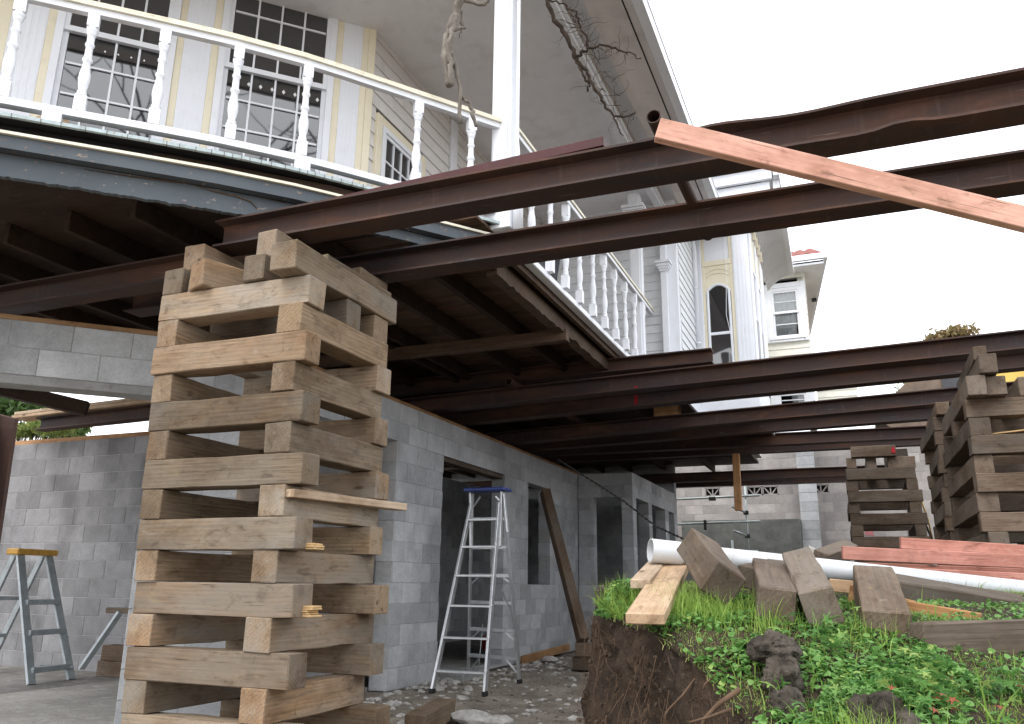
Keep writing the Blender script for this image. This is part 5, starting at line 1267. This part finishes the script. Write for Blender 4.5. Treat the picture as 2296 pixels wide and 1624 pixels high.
# ------------------------------------------------------------------ scaffold before the retaining wall
sf = empty('scaffold', (-2.08, 17.9, 1.0), 'galvanised tube scaffold frame before the retaining wall', 'scaffold')
tube('standard', [(-2.09, 17.9, 1.05), (-2.06, 17.9, 3.25)], .026, 'galv', sf)
for z, x0, x1 in ((2.84, -3.55, -1.78), (2.31, -3.55, -1.80)): tube('ledger', [(x0, 17.86, z - .03), (x1, 17.86, z + .01)], .026, 'galv', sf)
for z in (2.50, 2.02, 1.60): tube('transom', [(-2.30, 17.5, z + .09), (-2.07, 17.92, z)], .024, 'galv', sf); box('coupler', (-2.13, 17.86, z - .04), (-2.03, 17.96, z + .04), 'chain', sf)
tube('standard', [(-2.42, 18.1, 1.0), (-2.42, 18.1, 1.95)], .024, 'galv', sf); tube('ledger', [(-2.45, 18.05, 1.72), (-1.9, 18.05, 1.72)], .024, 'galv', sf)
box('clamp', (-2.95, 17.80, 2.15), (-2.90, 17.88, 2.36), 'chain', sf); box('clamp', (-2.82, 17.8, 2.76), (-2.68, 17.88, 2.84), 'chain', sf)
# yellow cable and dark board by the far crib
tag(tube('yellow_cable', [(.92, 13.3, 2.35), (.93, 13.3, 2.2), (1.0, 13.6, 2.0), (1.06, 14, 1.75)], .012, 'yellow', None, 6), 'yellow cable hanging beside the dark far crib', 'cable')
tag(bar('dark_board', (.92, 12.9, 1.85), (1.06, 12.7, 1.3), .02, .12, 'oldwood', up=(0, 1, 0)), 'dark board leaning at the right foot of the far crib', 'timber')

# ------------------------------------------------------------------ excavator behind the beams
ex = empty('excavator', (7.5, 15.5, 1.0), 'yellow excavator with raised worn bucket behind the right cribs', 'excavator')
m = MB(); y0, y1 = 13.7, 14.7
prof = [(.45, 3.55), (.62, 3.78), (.92, 4.08), (1.42, 4.14), (1.58, 4.02), (1.62, 3.7), (1.35, 3.35), (.85, 3.25)]
n = len(prof)
m.geo([(x, y0, z) for x, z in prof] + [(x, y1, z) for x, z in prof], [tuple(range(n)), tuple(range(n, 2 * n))[::-1]] + [(i, n + i, n + (i + 1) % n, (i + 1) % n) for i in range(n)])
m.build('bucket', 'bucket', ex)
m = MB()
for x in (1.05,): m.box((x, y0 - .012, 3.3), (x + .014, y0 - .002, 4.05))
m.box((.80, y0 - .02, 3.86), (.98, y0 - .003, 3.98)); m.build('wear_plate', 'bucket', ex)
tube('bucket_pin', [(1.52, 13.62, 3.88), (1.52, 14.8, 3.88)], .05, 'bucket', ex)
m = MB(); m.box((1.42, 13.66, 3.70), (1.66, 13.698, 4.12)); m.build('bucket_ear', 'tarp', ex)
bar('stick', (1.7, 14.2, 3.72), (2.15, 14.2, 4.22), .26, .22, 'yellow', ex); bar('bucket_ram', (1.58, 14.05, 3.90), (2.3, 14.05, 3.98), .05, .05, 'alu', ex)
m = MB(); poly = [(2.18, 4.18), (2.22, 4.05), (2.34, 3.86), (2.5, 4.0), (3.2, 4.05), (5.8, 3.2), (6.6, 2.2), (6.9, 2.35), (6.2, 3.5), (3.3, 4.36), (2.5, 4.26)]
n = len(poly); m.geo([(x, 14.0, z) for x, z in poly] + [(x, 14.4, z) for x, z in poly], [tuple(range(n)), tuple(range(n, 2 * n))[::-1]] + [(i, n + i, n + (i + 1) % n, (i + 1) % n) for i in range(n)])
m.build('boom', 'yellow', ex)
tube('hydraulic_hose', [(1.72, 13.95, 3.72), (1.8, 13.9, 3.95), (1.95, 13.9, 4.02), (2.1, 13.92, 3.9)], .022, 'black', ex)
box('engine_body', (6.3, 13.4, 1.75), (9.2, 15.8, 2.9), 'yellow', ex, .06); box('cab', (6.4, 14.7, 1.9), (7.7, 15.7, 3.6), 'tarp', ex, .05)
for yy in (13.3, 15.4): box('track', (5.9, yy, 1.0), (9.4, yy + .5, 1.72), 'black', ex, .12)

# ------------------------------------------------------------------ trees and shrubs
def foliage(root, center, rad, n, s, mat, tint=(0, 1), name='crown', clumps=14):
    C_ = [Vector((random.gauss(0, .5) * rad[0], random.gauss(0, .5) * rad[1], random.uniform(-.8, .9) * rad[2])) for k in range(clumps)]
    pos = []
    for k in range(n):
        c = random.choice(C_); q = c + Vector((random.gauss(0, .22) * rad[0], random.gauss(0, .22) * rad[1], random.gauss(0, .20) * rad[2])); pos.append(Vector(center) + q)
    o = leaves(name, pos, s * .6, s * 1.3, 'blade', mat, None, None, 1.0, tint, parent=root); o['kind'] = 'stuff'
def tree(name, base, h, crown_c, rad, n, s, mat, label, cat='tree', tint=(0, 1), group=None, limbs=5):
    root = empty(name, base, label, cat, group); m = MB(); b = Vector(base); c = Vector(crown_c)
    m.tube([b, b.lerp(c, .5) + Vector((.05 * h, 0, 0)), c], [h * .03, h * .022, h * .010], 8)
    for k in range(limbs):
        a = random.random() * 6.28; e = c + Vector((math.cos(a) * rad[0] * .7, math.sin(a) * rad[1] * .7, random.uniform(-.2, .6) * rad[2])); m.tube([b.lerp(c, random.uniform(.4, .8)), e], [h * .012, h * .004], 6)
    m.build('trunk', 'twig', root); foliage(root, crown_c, rad, n, s, mat, tint); return root
tree('shrub', (1.9, 22, 3.4), 2.2, (1.75, 22, 4.75), (.75, .7, .95), 2600, .06, 'tree_leaf', 'yellow green shrub above the retaining wall behind the cribs', 'shrub', (.3, 1))
tree('shrub', (3.5, 17.5, 1.0), 3.6, (2.5, 17.5, 4.55), (.8, .6, .55), 1800, .05, 'tree_leaf', 'yellow green bush top between bucket and right crib', 'shrub', (.4, 1))
for k, x in enumerate((-3.2, -2.2, -1.3, -.3, .6)):
    tree('hedge_plant', (x, 19.75, 3.5), .6, (x, 19.8, 4.12), (.55, .3, .17), 700, .045, 'tree_leaf', ('dark ivy hedge clump on top of the retaining wall, number %s from the left' % ('first', 'second', 'third', 'fourth', 'fifth')[k]).replace('number ', ''), 'hedge', (0, .6), 'hedge clumps on the retaining wall')
tree('tree', (3.3, 30, 3.4), 6, (3.25, 30, 8.85), (1.0, .9, .55), 2200, .10, 'brown_leaf', 'brownish tree top peeping over the red marked beam', 'tree', (0, 1))
tree('tree', (7.2, 30, 3.4), 6, (6.35, 30, 9.3), (.5, .8, 1.0), 1500, .10, 'tree_leaf', 'dark green tree top at the right edge above the beam', 'tree', (0, .6))
# left background through the garage gap
tree('conifer', (-22, 15, 2.3), 6, tuple(atY(5, 915, 15.0)), (.85, 1.2, .5), 2400, .11, 'tree_leaf', 'dark conifer branch at the left edge beyond the garage', 'tree', (0, .45))
q = atY(150, 930, 13.5); tree('shrub', (q.x, q.y, 2.3), 3, (q.x, q.y, q.z - .15), (.5, .5, .45), 1700, .07, 'tree_leaf', 'upright green cypress behind the planks beyond the garage', 'shrub', (.2, .8))
for k, px in enumerate((45, 75, 105, 135)):
    q = atY(px, 965, 10.5); tree('shrub', (q.x, q.y, 2.3), 1, (q.x, q.y, q.z + .02), (.32, .3, .16), 500, .05, 'tree_leaf', 'low bright shrub beyond the rear garage wall, %s from the left' % ('first', 'second', 'third', 'fourth')[k], 'shrub', (.5, .95), 'low shrubs beyond the garage')
bt = empty('bare_hedge', atY(95, 960, 16), 'bare twiggy hedge beyond the garage gap', 'hedge'); m = MB()
for k in range(190):
    q = atY(random.uniform(30, 145), random.uniform(925, 965), 16 + random.uniform(-.6, .6)); q.z = 3.2; t = q + Vector((random.gauss(0, .12), random.gauss(0, .1), random.uniform(1.2, 2.3))); m.tube([q, q.lerp(t, .5) + Vector((random.gauss(0, .05), 0, 0)), t], [.012, .008, .003], 4)
m.build('twigs', 'bark', bt)
m = MB(); q = atY(95, 975, 16); m.box((q.x - 2.5, 15.6, 2.3), (q.x + 2.5, 16.6, 3.25)); m.build('stool', 'soil', bt)

# ------------------------------------------------------------------ dead vines on the verandah
def wob(pts, k=.006, sub=4):
    out = []
    for i in range(len(pts) - 1):
        for j in range(sub):
            out.append(pts[i].lerp(pts[i + 1], j / sub) + Vector((random.gauss(0, k), random.gauss(0, k), random.gauss(0, k * .6))))
    return out + [pts[-1]]
def px_d(lst): return [atD(*q) for q in lst]
vn = empty('dead_vine', atD(1020, 275, 5.6), 'thick grey dead vine stems hanging at the verandah rail left of the corner post', 'vine')
D = 5.35
def stem(lst, r0, r1, root, mat='bark', k=.006, seg=9):
    p = wob(px_d(lst), k); n = len(p); rr_ = [(r0 + (r1 - r0) * i / (n - 1)) * random.uniform(.85, 1.18) for i in range(n)]; return tube('stem', p, [r * (.95 if mat == 'bark' else 1.0) for r in rr_], mat, root, seg)
stem([(1068, -60, D), (1040, -15, D), (1022, 30, D), (1008, 62, D), (1000, 105, D), (1000, 150, D), (1008, 192, D)], .030, .026, vn)
stem([(1022, 28, D), (1015, 70, D - .02), (1004, 110, D - .03), (1010, 150, D - .03), (1014, 192, D - .03)], .02, .018, vn)
stem([(1012, 118, D), (1022, 150, D), (1028, 180, D), (1033, 225, D), (1033, 278, D)], .016, .012, vn)
stem([(1036, 218, D), (1052, 232, D), (1060, 255, D), (1068, 284, D)], .015, .012, vn)
stem([(1012, 72, D), (1024, 66, D), (1045, 60, D)], .012, .010, vn)
stem([(1040, 2, D), (1065, 8, D), (1085, 10, D), (1096, 0, D), (1098, -30, D)], .014, .012, vn)
stem([(1032, 20, D + .05), (1037, 60, D + .05), (1030, 85, D + .05)], .010, .004, vn)
v2 = empty('dead_vine', atD(1300, 180, 5.2), 'thin brown dead vine with twiggy ends hanging before the verandah beam', 'vine')
D2 = 5.0
stem([(1215, -40, D2), (1225, 0, D2), (1245, 48, D2), (1268, 75, D2), (1280, 105, D2), (1292, 128, D2)], .012, .014, v2, 'twig')
stem([(1292, 128, D2), (1298, 140, D2), (1312, 160, D2), (1326, 185, D2), (1342, 215, D2), (1358, 240, D2), (1378, 260, D2), (1405, 262, D2), (1424, 250, D2)], .013, .006, v2, 'twig')
stem([(1290, 130, D2), (1300, 150, D2), (1312, 175, D2), (1320, 195, D2), (1317, 205, D2)], .009, .006, v2, 'twig')
stem([(1292, 128, D2), (1306, 118, D2), (1320, 108, D2), (1345, 101, D2), (1380, 108, D2), (1410, 120, D2), (1438, 131, D2)], .011, .003, v2, 'twig')
stem([(1320, 108, D2), (1314, 85, D2), (1300, 55, D2), (1290, 30, D2), (1262, 8, D2), (1230, 0, D2)], .007, .005, v2, 'twig')
stem([(1378, 260, D2), (1386, 285, D2), (1398, 305, D2)], .006, .003, v2, 'twig')
tw = MB()
for k in range(75):
    t = random.random(); bx_, by_ = random.choice(((1290 + 130 * t, 60 + 200 * t), (1300 + 110 * t, 105 + 20 * t), (1330 + 90 * t, 180 + 80 * t), (1270 + 60 * t, 20 + 100 * t)))
    a = random.uniform(-PI, PI); L = random.uniform(14, 75); q = [(bx_, by_, D2 + random.uniform(-.08, .08))]
    for j in range(6): a += random.gauss(0, .42); q.append((q[-1][0] + math.cos(a) * L / 6, q[-1][1] + math.sin(a) * L / 6, q[-1][2] + random.gauss(0, .02)))
    tw.tube(px_d(q), [.0024, .0021, .0018, .0015, .0012, .0009, .0006], 3)
tw.build('twigs', 'twig', v2)['kind'] = 'stuff'

# bare tree behind the photographer: it shows only as a reflection in the bay windows
bt2 = empty('bare_tree', (3.2, -2.2, 0), 'bare branched tree behind the camera, mirrored in the bay window panes', 'tree')
tm = MB(); rt = random.Random(3)
def grow(p, d, L, r, lev):
    pts = [p]; n = 5
    for k in range(n):
        d = (d + Vector((rt.gauss(0, .16), rt.gauss(0, .16), rt.gauss(0, .10)))).normalized(); pts.append(pts[-1] + d * L / n)
    tm.tube(pts, [r * (1 - .5 * k / n) for k in range(n + 1)], 6 if lev < 2 else 4)
    if lev < 4:
        for k in range(4 if lev else 5):
            i = rt.randint(2, n); a = (d + Vector((rt.gauss(0, .7), rt.gauss(0, .7), rt.gauss(0, .35)))).normalized(); grow(pts[i], a, L * rt.uniform(.45, .7), r * .5, lev + 1)
tm.tube([(3.2, -2.2, -.05), (3.0, -2.0, 2.2), (2.7, -1.6, 4.6)], [.22, .17, .13], 10)
for dv2 in ((-.75, .55, .55), (-.5, .9, .35), (.4, .2, .8), (-.8, .1, .75)): grow(Vector((2.7, -1.6, 4.6)), Vector(dv2).normalized(), 3.6, .085, 1)
tm.build('branches', 'twig', bt2)
